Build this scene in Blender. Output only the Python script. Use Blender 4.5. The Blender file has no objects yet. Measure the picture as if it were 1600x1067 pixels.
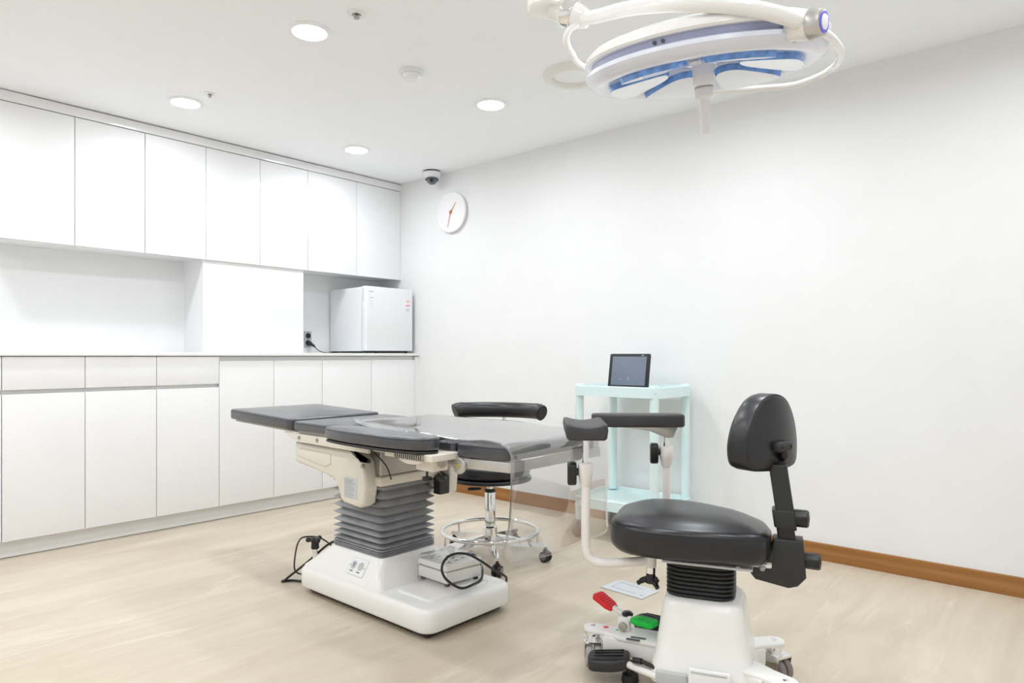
import bpy, bmesh, math, random
from mathutils import Vector, Matrix
random.seed(7)
PI = math.pi
C = bpy.context.scene.collection
S = bpy.context.scene
R = math.radians

# ------------------------------------------------------------------ camera
cam = bpy.data.cameras.new('camera'); cam.lens = 24.0; cam.sensor_width = 36.0
cam.shift_y = 0.01406; cam.clip_start = 0.05
camo = bpy.data.objects.new('camera', cam); C.objects.link(camo)
camo.location = (0, 0, 1.0); camo.rotation_euler = (PI/2, 0, R(41.288-90.0))
S.camera = camo
# ------------------------------------------------------------------ world, exposure
w = bpy.data.worlds.new('world'); S.world = w; w.use_nodes = True
w.node_tree.nodes['Background'].inputs[0].default_value = (0.95, 0.97, 1, 1)
w.node_tree.nodes['Background'].inputs[1].default_value = 0.3
S.view_settings.view_transform = 'Standard'; S.view_settings.look = 'None'
S.view_settings.exposure = 0.0; S.view_settings.gamma = 1.0
S.view_settings.use_curve_mapping = False
S.cycles.max_bounces = 14; S.cycles.diffuse_bounces = 8; S.cycles.glossy_bounces = 6
S.cycles.transparent_max_bounces = 16
S.cycles.sample_clamp_indirect = 8.0
LAMP_L = 150.0          # radiance of a downlight's diffuser
LAMP_W = 7.1          # the room's other ceiling downlights, behind the camera
CEIL = 2.373
WX = 3.52              # wall on the right
WY = 4.56              # wall behind the cabinets
YU, YL = 4.27, 4.06    # faces of the wall cabinets and the base cabinets
X0, Y0 = -1.75, -1.15  # the two walls behind the camera
def room_lamp(x, y, k=1.0):
    l = bpy.data.lights.new('ceiling_lamp', 'AREA'); l.shape = 'DISK'; l.size = 0.15; l.energy = LAMP_W*k
    l.color = (.93, .965, 1.0); l.spread = R(170)
    o = bpy.data.objects.new('ceiling_lamp', l); C.objects.link(o); o.location = (x, y, CEIL-0.012)
for lx in (-0.62, 0.49):
    for ly in (-0.2, 1.32, 2.54, 3.765): room_lamp(lx, ly)
for lx, ly in ((1.605, 1.32), (1.605, 0.1), (2.72, 0.1), (2.72, 1.32)): room_lamp(lx, ly)

# ------------------------------------------------------------------ materials
def nt(m):
    m.use_nodes = True
    return m.node_tree, m.node_tree.nodes['Principled BSDF']
def mat(name, col, rough=0.4, metal=0.0, var=0.03, scale=20.0, bump=0.0, coat=0.0, cr=.08, spec=0.5, trans=0.0, emit=None, estr=0.0):
    m = bpy.data.materials.new(name); t, b = nt(m); N, L = t.nodes, t.links
    tc = N.new('ShaderNodeTexCoord'); nz = N.new('ShaderNodeTexNoise')
    nz.inputs['Scale'].default_value = scale; nz.inputs['Detail'].default_value = 4
    L.new(tc.outputs['Object'], nz.inputs['Vector'])
    rp = N.new('ShaderNodeValToRGB'); e = rp.color_ramp.elements
    e[0].position = .3; e[1].position = .7
    e[0].color = tuple(max(0, c*(1-var)) for c in col)+(1,); e[1].color = tuple(min(1, c*(1+var)) for c in col)+(1,)
    L.new(nz.outputs['Fac'], rp.inputs['Fac']); L.new(rp.outputs['Color'], b.inputs['Base Color'])
    b.inputs['Roughness'].default_value = rough; b.inputs['Metallic'].default_value = metal
    b.inputs['Specular IOR Level'].default_value = spec
    b.inputs['Coat Weight'].default_value = coat; b.inputs['Coat Roughness'].default_value = cr
    if trans: b.inputs['Transmission Weight'].default_value = trans
    if emit:
        b.inputs['Emission Color'].default_value = emit+(1,); b.inputs['Emission Strength'].default_value = estr
    if bump:
        bn = N.new('ShaderNodeTexNoise'); bn.inputs['Scale'].default_value = scale*12; bn.inputs['Detail'].default_value = 6
        L.new(tc.outputs['Object'], bn.inputs['Vector'])
        bp = N.new('ShaderNodeBump'); bp.inputs['Strength'].default_value = bump; bp.inputs['Distance'].default_value = 0.002
        L.new(bn.outputs['Fac'], bp.inputs['Height']); L.new(bp.outputs['Normal'], b.inputs['Normal'])
    return m
def floor_mat():
    m = bpy.data.materials.new('floor_vinyl'); t, b = nt(m); N, L = t.nodes, t.links
    tc = N.new('ShaderNodeTexCoord'); mp = N.new('ShaderNodeMapping')
    mp.inputs['Rotation'].default_value = (0, 0, R(38)); mp.inputs['Scale'].default_value = (0.7, 3.2, 1)
    L.new(tc.outputs['Object'], mp.inputs['Vector'])
    n1 = N.new('ShaderNodeTexNoise'); n1.inputs['Scale'].default_value = 1.6; n1.inputs['Detail'].default_value = 10
    n1.inputs['Roughness'].default_value = .62; n1.inputs['Distortion'].default_value = .7
    L.new(mp.outputs[0], n1.inputs['Vector'])
    r1 = N.new('ShaderNodeValToRGB'); e = r1.color_ramp.elements
    e[0].position = .3; e[0].color = (.50, .425, .325, 1); e[1].position = .72; e[1].color = (.66, .585, .475, 1)
    L.new(n1.outputs['Fac'], r1.inputs['Fac'])
    n2 = N.new('ShaderNodeTexNoise'); n2.inputs['Scale'].default_value = 2.3; n2.inputs['Detail'].default_value = 12
    n2.inputs['Roughness'].default_value = .7; n2.inputs['Distortion'].default_value = 1.6
    mp2 = N.new('ShaderNodeMapping'); mp2.inputs['Rotation'].default_value = (0, 0, R(52)); mp2.inputs['Scale'].default_value = (.55, 4.2, 1)
    L.new(tc.outputs['Object'], mp2.inputs['Vector']); L.new(mp2.outputs[0], n2.inputs['Vector'])
    r2 = N.new('ShaderNodeValToRGB'); e = r2.color_ramp.elements
    e[0].position = .57; e[0].color = (0, 0, 0, 1); e[1].position = .68; e[1].color = (.55, .55, .55, 1)
    L.new(n2.outputs['Fac'], r2.inputs['Fac'])
    mx = N.new('ShaderNodeMix'); mx.data_type = 'RGBA'
    L.new(r2.outputs['Color'], mx.inputs['Factor']); L.new(r1.outputs['Color'], mx.inputs['A'])
    mx.inputs['B'].default_value = (.76, .69, .58, 1)
    L.new(mx.outputs['Result'], b.inputs['Base Color'])
    b.inputs['Roughness'].default_value = .38; b.inputs['Specular IOR Level'].default_value = .45
    return m
def wood_mat():
    m = bpy.data.materials.new('baseboard_wood'); t, b = nt(m); N, L = t.nodes, t.links
    tc = N.new('ShaderNodeTexCoord'); mp = N.new('ShaderNodeMapping'); mp.inputs['Scale'].default_value = (6, .9, 30)
    L.new(tc.outputs['Object'], mp.inputs['Vector'])
    n1 = N.new('ShaderNodeTexNoise'); n1.inputs['Scale'].default_value = 1.5; n1.inputs['Detail'].default_value = 8
    L.new(mp.outputs[0], n1.inputs['Vector'])
    r1 = N.new('ShaderNodeValToRGB'); e = r1.color_ramp.elements
    e[0].position = .3; e[0].color = (.24, .095, .018, 1); e[1].position = .75; e[1].color = (.36, .155, .034, 1)
    L.new(n1.outputs['Fac'], r1.inputs['Fac']); L.new(r1.outputs['Color'], b.inputs['Base Color'])
    b.inputs['Roughness'].default_value = .35
    return m
def vinyl_mat(pwr=2.2, haze=.09):
    m = bpy.data.materials.new('clear_vinyl'); m.use_nodes = True; t = m.node_tree; N, L = t.nodes, t.links
    for n in list(N): N.remove(n)
    out = N.new('ShaderNodeOutputMaterial'); tr = N.new('ShaderNodeBsdfTransparent'); tr.inputs[0].default_value = (.985, .985, .985, 1)
    gl = N.new('ShaderNodeBsdfGlossy'); gl.inputs['Roughness'].default_value = .03
    df = N.new('ShaderNodeBsdfDiffuse'); df.inputs[0].default_value = (.9, .9, .9, 1)
    lw = N.new('ShaderNodeLayerWeight'); lw.inputs['Blend'].default_value = .5
    pw = N.new('ShaderNodeMath'); pw.operation = 'POWER'; pw.inputs[1].default_value = pwr
    fr = N.new('ShaderNodeMath'); fr.operation = 'MULTIPLY_ADD'; fr.inputs[1].default_value = .95; fr.inputs[2].default_value = .045
    L.new(lw.outputs['Facing'], pw.inputs[0]); L.new(pw.outputs[0], fr.inputs[0])
    tc = N.new('ShaderNodeTexCoord'); nz = N.new('ShaderNodeTexNoise'); nz.inputs['Scale'].default_value = 5; nz.inputs['Detail'].default_value = 2
    bp = N.new('ShaderNodeBump'); bp.inputs['Strength'].default_value = .04; bp.inputs['Distance'].default_value = .01
    L.new(tc.outputs['Object'], nz.inputs['Vector']); L.new(nz.outputs['Fac'], bp.inputs['Height'])
    L.new(bp.outputs[0], gl.inputs['Normal'])
    m1 = N.new('ShaderNodeMixShader'); m1.inputs[0].default_value = haze
    L.new(tr.outputs[0], m1.inputs[1]); L.new(df.outputs[0], m1.inputs[2])
    m2 = N.new('ShaderNodeMixShader'); L.new(fr.outputs[0], m2.inputs[0]); L.new(m1.outputs[0], m2.inputs[1]); L.new(gl.outputs[0], m2.inputs[2])
    L.new(m2.outputs[0], out.inputs['Surface'])
    return m
M = {}
M['wall'] = mat('white_wall', (.80, .807, .815), .85, var=.01, scale=6, bump=.05)
M['ceil'] = mat('white_ceiling', (.92, .94, .965), .9, var=.008, scale=5)
M['floor'] = floor_mat(); M['wood'] = wood_mat(); M['vinyl'] = vinyl_mat()
M['gloss'] = mat('gloss_white_cabinet', (.84, .845, .86), .12, var=.004, coat=.3)
M['carc'] = mat('cabinet_carcass', (.74, .75, .75), .5, var=.01)
M['top'] = mat('white_worktop', (.84, .84, .84), .3, var=.01)
M['plint'] = mat('white_plinth', (.78, .78, .78), .35, var=.01)
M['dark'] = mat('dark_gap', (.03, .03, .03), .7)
M['fridge'] = mat('fridge_enamel', (.80, .815, .84), .2, var=.005)
M['leather'] = mat('charcoal_leatherette', (.011, .011, .014), .33, var=.08, scale=8, bump=.04, spec=.45, coat=.2, cr=.25)
M['grayleather'] = mat('slate_leatherette', (.040, .041, .050), .34, var=.06, scale=8, bump=.04, spec=.6, coat=.55, cr=.2)
M['pad'] = mat('grey_rubber_pad', (.040, .038, .042), .55, var=.05, bump=.03)
M['seam'] = mat('black_seam', (.012, .012, .014), .6)
M['black'] = mat('black_plastic', (.010, .010, .011), .38, var=.05)
M['blacksoft'] = mat('charcoal_plastic', (.020, .021, .022), .45, var=.05)
M['rubber'] = mat('black_rubber', (.012, .012, .013), .5)
M['bellow'] = mat('grey_bellows', (.34, .345, .365), .36, var=.12, scale=14, bump=.04)
M['bbellow'] = mat('black_bellows', (.012, .012, .013), .4)
M['cream'] = mat('cream_plastic', (.74, .70, .62), .3, var=.01, coat=.2)
M['wplas'] = mat('white_moulding', (.85, .842, .825), .28, var=.01, coat=.2)
M['pinkw'] = mat('off_white_tube', (.84, .80, .775), .3, var=.01)
M['alu'] = mat('brushed_aluminium', (.60, .585, .575), .38, 1.0, var=.05, scale=40)
M['steel'] = mat('dull_steel', (.42, .40, .37), .4, 1.0, var=.05)
M['chrome'] = mat('chrome', (.86, .86, .86), .06, 1.0, var=.01)
M['brass'] = mat('brass_pin', (.65, .56, .22), .3, 1.0)
M['mint'] = mat('mint_plastic', (.69, .84, .845), .35, var=.01)
M['greyw'] = mat('grey_wheel', (.42, .41, .40), .35, var=.03)
M['brownw'] = mat('taupe_wheel', (.22, .19, .185), .3, var=.03)
M['red'] = mat('red_pedal', (.72, .012, .02), .5, var=.05, scale=60)
M['green'] = mat('green_pedal', (.0, .47, .05), .5, var=.05, scale=60)
M['label'] = mat('silver_label', (.60, .62, .65), .35, var=.02)
M['print'] = mat('label_print', (.10, .10, .11), .6)
M['greyprint'] = mat('grey_print', (.42, .43, .45), .6)
M['greylabel'] = mat('grey_sticker', (.50, .52, .53), .5)
M['paperred'] = mat('red_print', (.75, .08, .12), .5)
M['paperyel'] = mat('yellow_print', (.85, .55, .12), .5)
M['screen'] = mat('tablet_screen', (.14, .165, .22), .3, var=.05, scale=3)
M['lampw'] = mat('lamp_cover', (.87, .862, .85), .22, var=.01, coat=.3)
M['lampl'] = mat('lamp_shell', (.74, .765, .87), .18, var=.01, coat=.4)
M['lampg'] = mat('lamp_groove', (.42, .45, .62), .3, var=.02)
M['lens'] = mat('lamp_lens', (.78, .82, .89), .12, var=.02, coat=.5)
M['blue'] = mat('blue_lens_rim', (.13, .31, .74), .12, var=.35, scale=45, coat=.5)
M['violet'] = mat('violet_ring', (.15, .13, .75), .3)
M['hand'] = mat('translucent_handle', (.80, .79, .81), .2, var=.01, coat=.4)
M['copper'] = mat('copper_hand', (.62, .27, .12), .35, .8)
M['clock'] = mat('clock_face', (.84, .84, .86), .5, var=.004)
M['num'] = mat('clock_mark', (.74, .74, .77), .5)
M['sock'] = mat('grey_socket_plate', (.40, .40, .42), .35)
M['dglass'] = mat('dark_dome', (.10, .115, .14), .05, coat=.8)
M['lampoff'] = mat('diffuser', (.9, .9, .9), .4, emit=(.93, .965, 1.0), estr=LAMP_L)
M['vent'] = mat('vent_white', (.83, .82, .79), .6, var=.01)
M['bag'] = vinyl_mat(5.0, .02)

# ------------------------------------------------------------------ mesh builder
def off(p):
    v = Vector((0, 0, 0))
    while p is not None:
        v = v+p.location; p = p.parent
    return v
class MB:
    def __init__(s): s.bm = bmesh.new(); s.x = None
    def v(s, p):
        p = Vector(p)
        if s.x is not None: p = s.x(p) if callable(s.x) else s.x @ p
        return s.bm.verts.new(p)
    def loft(s, loops, c0=True, c1=True, ring=False):
        L = [[s.v(p) for p in l] for l in loops]; n = len(L[0]); k = len(L)
        for i in range(k if ring else k-1):
            a, b = L[i], L[(i+1) % k]
            for j in range(n): s.bm.faces.new((a[j], a[(j+1) % n], b[(j+1) % n], b[j]))
        if not ring:
            if c0: s.bm.faces.new(L[0][::-1])
            if c1: s.bm.faces.new(L[-1])
        return L
    def box(s, a, b, bev=0.0):
        x0, y0, z0 = [min(a[i], b[i]) for i in range(3)]; x1, y1, z1 = [max(a[i], b[i]) for i in range(3)]
        if bev <= 0:
            s.loft([[(x0, y0, z), (x1, y0, z), (x1, y1, z), (x0, y1, z)] for z in (z0, z1)])
        else:
            bev = min(bev, (z1-z0)*.45, (x1-x0)*.45, (y1-y0)*.45)
            s.pad(rrect(x0, x1, y0, y1, bev, 4), z0, z1, bev)
    def cyl(s, p0, p1, r0, r1=None, n=24, bev=0.0):
        p0, p1 = Vector(p0), Vector(p1); r1 = r0 if r1 is None else r1
        d = (p1-p0); h = d.length; d.normalize()
        u = d.orthogonal().normalized(); w = d.cross(u)
        def ring(r, t): return [p0+d*t+(u*math.cos(2*PI*i/n)+w*math.sin(2*PI*i/n))*r for i in range(n)]
        if bev > 0: s.loft([ring(r0-bev, 0), ring(r0-bev*.3, bev*.3), ring(r0, bev), ring(r1, h-bev), ring(r1-bev*.3, h-bev*.3), ring(r1-bev, h)])
        else: s.loft([ring(r0, 0), ring(r1, h)])
    def lathe(s, prof, c=(0, 0, 0), ax=(0, 0, 1), n=40, cap=True):
        c = Vector(c); d = Vector(ax).normalized(); u = d.orthogonal().normalized(); w = d.cross(u)
        s.loft([[c+d*z+(u*math.cos(2*PI*i/n)+w*math.sin(2*PI*i/n))*max(r, 1e-4) for i in range(n)] for r, z in prof], cap, cap)
    def tube(s, pts, r, n=12, closed=False, sub=8, ry=None, smooth=True):
        P = spline(pts, closed, sub) if smooth else [Vector(p) for p in pts]
        k = len(P); loops = []
        t0 = (P[1]-P[0]).normalized(); u = t0.orthogonal().normalized()
        if abs(t0.z) < .9: u = (Vector((0, 0, 1))-t0*t0.z).normalized()
        for i in range(k):
            t = (P[(i+1) % k]-P[i-1]) if closed else (P[min(i+1, k-1)]-P[max(i-1, 0)])
            t.normalize(); u = (u-t*u.dot(t)).normalized(); q = t.cross(u)
            rr = r[min(int(i/(k-1)*(len(r)-1)+.5), len(r)-1)] if isinstance(r, (list, tuple)) else r
            ru = ry if ry else rr
            loops.append([P[i]+u*math.cos(2*PI*j/n)*ru+q*math.sin(2*PI*j/n)*rr for j in range(n)])
        s.loft(loops, ring=closed)
    def pad(s, poly, z0, z1, r=.01, dome=0.0, rb=None, xf=None, nd=5, de=2.4):
        rb = r if rb is None else rb
        N = normals(poly); cx = sum(p[0] for p in poly)/len(poly); cy = sum(p[1] for p in poly)/len(poly)
        f = xf or (lambda x, y, z: (x, y, z))
        def lp(i, z): return [(p[0]-q[0]*i, p[1]-q[1]*i, z) for p, q in zip(poly, N)]
        k = []
        rz = min(rb, (z1-z0)*.49)
        for a in (0, 30, 60, 90): k.append(lp(rb*(1-math.sin(R(a))), z0+rz*(1-math.cos(R(a)))))
        rz = min(r, (z1-z0)*.49)
        for a in (0, 30, 60, 90): k.append(lp(r*(1-math.cos(R(a))), z1-rz+rz*math.sin(R(a))))
        if dome:
            top = k[-1]
            for j in range(1, nd+1):
                q = 1-j/(nd+.6)
                k.append([(cx+(p[0]-cx)*q, cy+(p[1]-cy)*q, z1+dome*(1-q**de)) for p in top])
        s.loft([[f(*p) for p in l] for l in k])
    def prism(s, poly, a, b, f, bev=0.004):
        s.pad(poly, a, b, bev, xf=f)
    def ball(s, c, r, sc=(1, 1, 1), n=20, m=12):
        c = Vector(c)
        s.loft([[c+Vector((math.sin(PI*j/m)*math.cos(2*PI*i/n)*sc[0], math.sin(PI*j/m)*math.sin(2*PI*i/n)*sc[1], -math.cos(PI*j/m)*sc[2]))*r for i in range(n)]
                for j in [.04]+list(range(1, m))+[m-.04]])
    def build(s, name, m, parent=None, local=False, sharp=38, label=None):
        bm = s.bm; bmesh.ops.recalc_face_normals(bm, faces=bm.faces)
        o3 = Vector((0, 0, 0))
        if parent is not None and not local: o3 = off(parent)
        if parent is None:
            xs = [v.co for v in bm.verts]
            o3 = Vector(((min(c.x for c in xs)+max(c.x for c in xs))/2, (min(c.y for c in xs)+max(c.y for c in xs))/2, min(c.z for c in xs)))
        for v in bm.verts: v.co -= o3
        me = bpy.data.meshes.new(name); bm.to_mesh(me); bm.free()
        me.shade_smooth(); me.set_sharp_from_angle(angle=R(sharp))
        me.materials.append(m)
        ob = bpy.data.objects.new(name, me); C.objects.link(ob)
        if parent is not None: ob.parent = parent
        else: ob.location = o3
        if label: ob['label'] = label
        return ob
def normals(poly):
    n = len(poly); out = []
    for i in range(n):
        a, b = poly[i-1], poly[(i+1) % n]; c = poly[i]
        def nn(p, q):
            dx, dy = q[0]-p[0], q[1]-p[1]; l = math.hypot(dx, dy) or 1; return (dy/l, -dx/l)
        n1, n2 = nn(a, c), nn(c, b); x, y = n1[0]+n2[0], n1[1]+n2[1]; l = math.hypot(x, y) or 1
        x, y = x/l, y/l; k = max(.35, x*n1[0]+y*n1[1]); out.append((x/k, y/k))
    return out
def rrect(x0, x1, y0, y1, r, n=6):
    r = max(1e-4, min(r, (x1-x0)*.499, (y1-y0)*.499)); o = []
    for cx, cy, a in ((x1-r, y0+r, -90), (x1-r, y1-r, 0), (x0+r, y1-r, 90), (x0+r, y0+r, 180)):
        for i in range(n+1): o.append((cx+r*math.cos(R(a+90*i/n)), cy+r*math.sin(R(a+90*i/n))))
    return o
def circ(cx, cy, r, n=32): return [(cx+r*math.cos(2*PI*i/n), cy+r*math.sin(2*PI*i/n)) for i in range(n)]
def spline(pts, closed=False, sub=8):
    P = [Vector(p) for p in pts]; n = len(P); o = []
    for i in range(n if closed else n-1):
        a = P[(i-1) % n] if closed or i > 0 else P[i]*2-P[i+1]
        b, c = P[i], P[(i+1) % n]
        d = P[(i+2) % n] if closed or i < n-2 else P[i+1]*2-P[i]
        for k in range(sub):
            t = k/sub
            o.append(.5*((2*b)+(c-a)*t+(2*a-5*b+4*c-d)*t*t+(-a+3*b-3*c+d)*t**3))
    if not closed: o.append(P[-1])
    return o
def smooth2(pts, sub=8):
    q = [(p.x, p.y) for p in spline([(a, b, 0) for a, b in pts], True, sub)]
    ar = sum(q[i-1][0]*q[i][1]-q[i][0]*q[i-1][1] for i in range(len(q)))
    return q if ar > 0 else q[::-1]
def ccw(q):
    ar = sum(q[i-1][0]*q[i][1]-q[i][0]*q[i-1][1] for i in range(len(q)))
    return q if ar > 0 else q[::-1]
def tag(o, label, cat, group=None):
    o['label'] = label; o['category'] = cat
    if group: o['group'] = group
    return o
def thing(name, loc, label, cat, group=None, rz=0.0):
    o = bpy.data.objects.new(name, None); o.empty_display_size = .1; C.objects.link(o)
    o.location = loc; o.rotation_euler = (0, 0, rz)
    return tag(o, label, cat, group)
def struct(name, mb, m):
    o = mb.build(name, m); o['kind'] = 'structure'; return o
def bx(a, b, bev=0.0):
    m = MB(); m.box(a, b, bev); return m
def cy(p0, p1, r, r1=None, n=24, bev=0.0):
    m = MB(); m.cyl(p0, p1, r, r1, n, bev); return m
def tb(pts, r, **k):
    m = MB(); m.tube(pts, r, **k); return m
# placing 2D outlines on other planes: f(u, v, depth)
YZ = lambda u, v, d: (d, u, v)      # outline in y-z, extruded along x
XZ = lambda u, v, d: (u, d, v)      # outline in x-z, extruded along y

# ------------------------------------------------------------------ room shell
struct('floor', bx((X0-.1, Y0-.1, -.1), (WX+.1, WY+.1, 0)), M['floor'])
struct('ceiling', bx((X0-.1, Y0-.1, CEIL), (WX+.1, WY+.1, CEIL+.1)), M['ceil'])
struct('wall_right', bx((WX, Y0-.1, 0), (WX+.1, WY+.1, CEIL)), M['wall'])
struct('wall_left', bx((X0-.1, WY, 0), (WX, WY+.1, CEIL)), M['wall'])
struct('wall_back', bx((X0-.1, Y0, 0), (X0, WY, CEIL)), M['wall'])
struct('wall_front', bx((X0, Y0-.1, 0), (WX, Y0, CEIL)), M['wall'])
struct('wall_column', bx((1.94, 4.285, 1.021), (2.648, WY, 1.613)), M['wall'])
mb = MB(); mb.pad(ccw([(WX, 0), (WX-.014, 0), (WX-.014, .04), (WX-.011, .044), (WX-.011, .078), (WX-.006, .082), (WX, .082)]), Y0, YL+.045, .0005, xf=lambda u, v, d: (u, d, v))
struct('baseboard_right', mb, M['wood'])
struct('trim_1', bx((.50, YU, 2.314), (WX, YU+.02, 2.366), .001), M['gloss'])
struct('trim_2', bx((3.5105, YU+.001, 1.606), (WX, YU+.02, 2.3135)), M['gloss'])
struct('trim_3', bx((3.483, YL+.002, .09), (WX, YL+.02, .995)), M['gloss'])
struct('baseboard_left', bx((.497, 4.107, 0.003), (WX, 4.122, .0885)), M['plint'])

# ------------------------------------------------------------------ cabinets
G = .0017
def wall_cabinet(x0, x1, n, label):
    t = thing('wall_cabinet', ((x0+x1)/2, (YU+WY)/2, 1.613), label, 'cabinet', 'wall cabinets over the worktop')
    bx((x0+.0006, YU+.022, 1.613), (x1-.0006, WY-.002, 2.313)).build('body', M['carc'], t)
    for i in range(n):
        a = x0+(x1-x0)*i/n; b = x0+(x1-x0)*(i+1)/n
        bx((a+G, YU, 1.605), (b-G, YU+.019, 2.309), .0012).build('door', M['gloss'], t)
wall_cabinet(.870, 1.231, 1, 'white gloss wall cabinet leftmost in the photo, cut by its left edge')
wall_cabinet(1.231, 1.593, 1, 'white single door wall cabinet, second from the left edge of the photo')
wall_cabinet(1.593, 1.953, 1, 'white single door wall cabinet ending at the left side of the wall column')
wall_cabinet(1.953, 2.675, 2, 'white two door wall cabinet directly above the wall column')
wall_cabinet(2.675, 3.509, 2, 'white two door wall cabinet above the small fridge')
def base_cabinet(x0, x1, n, drawer, label):
    t = thing('base_cabinet', ((x0+x1)/2, (YL+WY)/2, .0895), label, 'cabinet', 'base cabinets under the worktop')
    bx((x0+.0006, YL+.022, .0895), (x1-.0006, WY-.002, .997)).build('body', M['carc'], t)
    for i in range(n):
        a = x0+(x1-x0)*i/n; b = x0+(x1-x0)*(i+1)/n
        bx((a+G, YL, .0905), (b-G, YL+.019, .810 if drawer else .969), .0012).build('door', M['gloss'], t)
    if drawer:
        bx((x0+G, YL, .8315), (x1-G, YL+.019, .9965), .0012).build('drawer', M['gloss'], t)
base_cabinet(.497, .858, 1, True, 'sliver of a white base cabinet at the left edge of the photo')
base_cabinet(.858, 1.218, 1, True, 'white base cabinet with drawer, farthest left of the full ones')
base_cabinet(1.218, 1.576, 1, True, 'white base cabinet with drawer, middle of the three full drawer units')
base_cabinet(1.576, 1.937, 1, True, 'white base cabinet with drawer, right end drawer unit below the wall column edge')
base_cabinet(1.937, 2.655, 2, False, 'white two door base cabinet without drawer below the wall column')
base_cabinet(2.655, 3.481, 2, False, 'white two door base cabinet without drawer below the small fridge')
tag(bx((.497, 4.045, 1.0), (WX-.001, WY-.001, 1.02), .002).build('worktop', M['top']), 'long thin white worktop over the row of base cabinets', 'countertop')

# ------------------------------------------------------------------ fridge, socket, cord
fr = thing('mini_fridge', (3.26, 4.32, 1.02), 'small white fridge standing on the worktop in the corner', 'fridge')
bx((3.04, 4.148, 1.034), (3.482, 4.545, 1.508), .006).build('body', M['fridge'], fr)
mb = MB(); mb.pad(rrect(3.036, 3.486, 4.085, 4.143, .016, 6), 1.037, 1.513, .008); dr = mb.build('door', M['fridge'], fr)
mb = MB()
mb.box((3.0345, 4.112, 1.40), (3.037, 4.118, 1.495), .0005)
mb.build('handle_slot', M['greyprint'], dr)
mb = MB()
mb.box((3.066, 4.0842, 1.471), (3.104, 4.0855, 1.477)); mb.build('printed_name', M['greyprint'], dr); mb = MB()
mb.loft([[(3.066, y_, 1.4262), (3.088, y_, 1.4262), (3.088, y_, 1.4246), (3.102, y_, 1.4246), (3.102, y_, 1.4315), (3.088, y_, 1.4315), (3.088, y_, 1.4298), (3.066, y_, 1.4298)] for y_ in (4.0842, 4.0855)]); mb.build('printed_model', M['greyprint'], dr); mb = MB()
for z in (1.405, 1.385, 1.375, 1.362):
    for q in range(4): mb.box((3.066+q*.010, 4.0846, z-.001), (3.072+q*.010, 4.0855, z+.001))
mb.build('printed_text', M['greyprint'], dr)
def arc(r0, r1, a0, a1, cx, cz, n=8):
    return ccw([(cx+r1*math.cos(R(a0+(a1-a0)*i/n)), cz+r1*math.sin(R(a0+(a1-a0)*i/n))) for i in range(n+1)] +
               [(cx+r0*math.cos(R(a1+(a0-a1)*i/n)), cz+r0*math.sin(R(a1+(a0-a1)*i/n))) for i in range(n+1)])
lab = MB(); lab.box((3.410, 4.0846, 1.33), (3.452, 4.0855, 1.445)); lab = lab.build('energy_label', M['fridge'], dr)
for i in range(5):
    mb = MB(); mb.prism(arc(.011, .019, 18+30*i, 40+30*i, 3.431, 1.412), 4.0836, 4.0848, XZ, .0002)
    mb.build('label_arc', M['paperred' if i in (0,) else 'paperyel'], lab)
mb = MB(); mb.prism(arc(.003, .009, 20, 160, 3.431, 1.410), 4.0836, 4.0848, XZ, .0002); mb.build('label_mark', M['paperred'], lab)
bx((3.412, 4.0836, 1.384), (3.450, 4.0848, 1.391)).build('label_band', M['paperred'], lab)
mb = MB()
for q in range(3): mb.box((3.414+q*.012, 4.0836, 1.345), (3.420+q*.012, 4.0848, 1.362))
mb.build('label_print', M['greylabel'], lab)
for fx in (3.07, 3.45):
    for fy in (4.13, 4.50): cy((fx, fy, 1.0203), (fx, fy, 1.036), .014).build('foot', M['black'], fr)
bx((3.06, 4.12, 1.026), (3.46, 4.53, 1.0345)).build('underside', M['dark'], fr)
so = thing('wall_socket', (2.85, WY-.005, 1.06), 'grey double wall socket above the worktop left of the fridge', 'socket')
bx((2.822, WY-.010, 1.065), (2.882, WY-.0005, 1.185), .003).build('plate', M['sock'], so)
for z in (1.152, 1.098):
    mb = MB(); mb.lathe([(.021, 0), (.021, .003), (.017, .003), (.016, -.001)], (2.852, WY-.0102, z), (0, -1, 0), 24); mb.build('outlet', M['black'], so)
pc = thing('fridge_power_cord', (2.87, WY-.05, 1.02), 'black plug and cord running from the wall socket to the fridge', 'cord')
mb = MB(); mb.cyl((2.852, WY-.014, 1.098), (2.856, WY-.045, 1.090), .017, .015, 16, .003); mb.tube([(2.856, WY-.040, 1.090), (2.868, WY-.052, 1.080), (2.884, WY-.055, 1.066)], [.012, .010, .006], n=10); mb.build('plug', M['black'], pc)
tb([(2.882, WY-.055, 1.068), (2.905, WY-.055, 1.047), (2.94, WY-.05, 1.031), (2.99, WY-.04, 1.0245), (3.035, WY-.012, 1.0242), (3.10, WY-.010, 1.0242)], .0032, n=8).build('cable', M['black'], pc)

# ------------------------------------------------------------------ ceiling items
def downlight(x, y, label):
    t = thing('ceiling_downlight', (x, y, CEIL-.012), label, 'ceiling light', 'round recessed ceiling downlights')
    mb = MB(); mb.lathe([(.072, 0), (.088, 0), (.088, -.004), (.080, -.009), (.071, -.009), (.070, -.002)], (x, y, CEIL-.0005), n=48); mb.build('trim_ring', M['ceil'], t)
    mb = MB(); mb.lathe([(.0005, 0), (.070, 0), (.070, -.004), (.055, -.006), (.0005, -.007)], (x, y, CEIL-.002), n=48); mb.build('diffuser', M['lampoff'], t)
downlight(1.603, 2.546, 'lit round downlight nearest the top edge, left of the larger sprinkler')
downlight(1.609, 3.762, 'lit round downlight above the left wall cabinets beside a tiny sprinkler')
downlight(2.725, 3.767, 'lit round downlight closest to the corner with the security camera')
downlight(2.719, 2.541, 'lit round downlight between the smoke detector and the surgical lamp')
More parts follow.
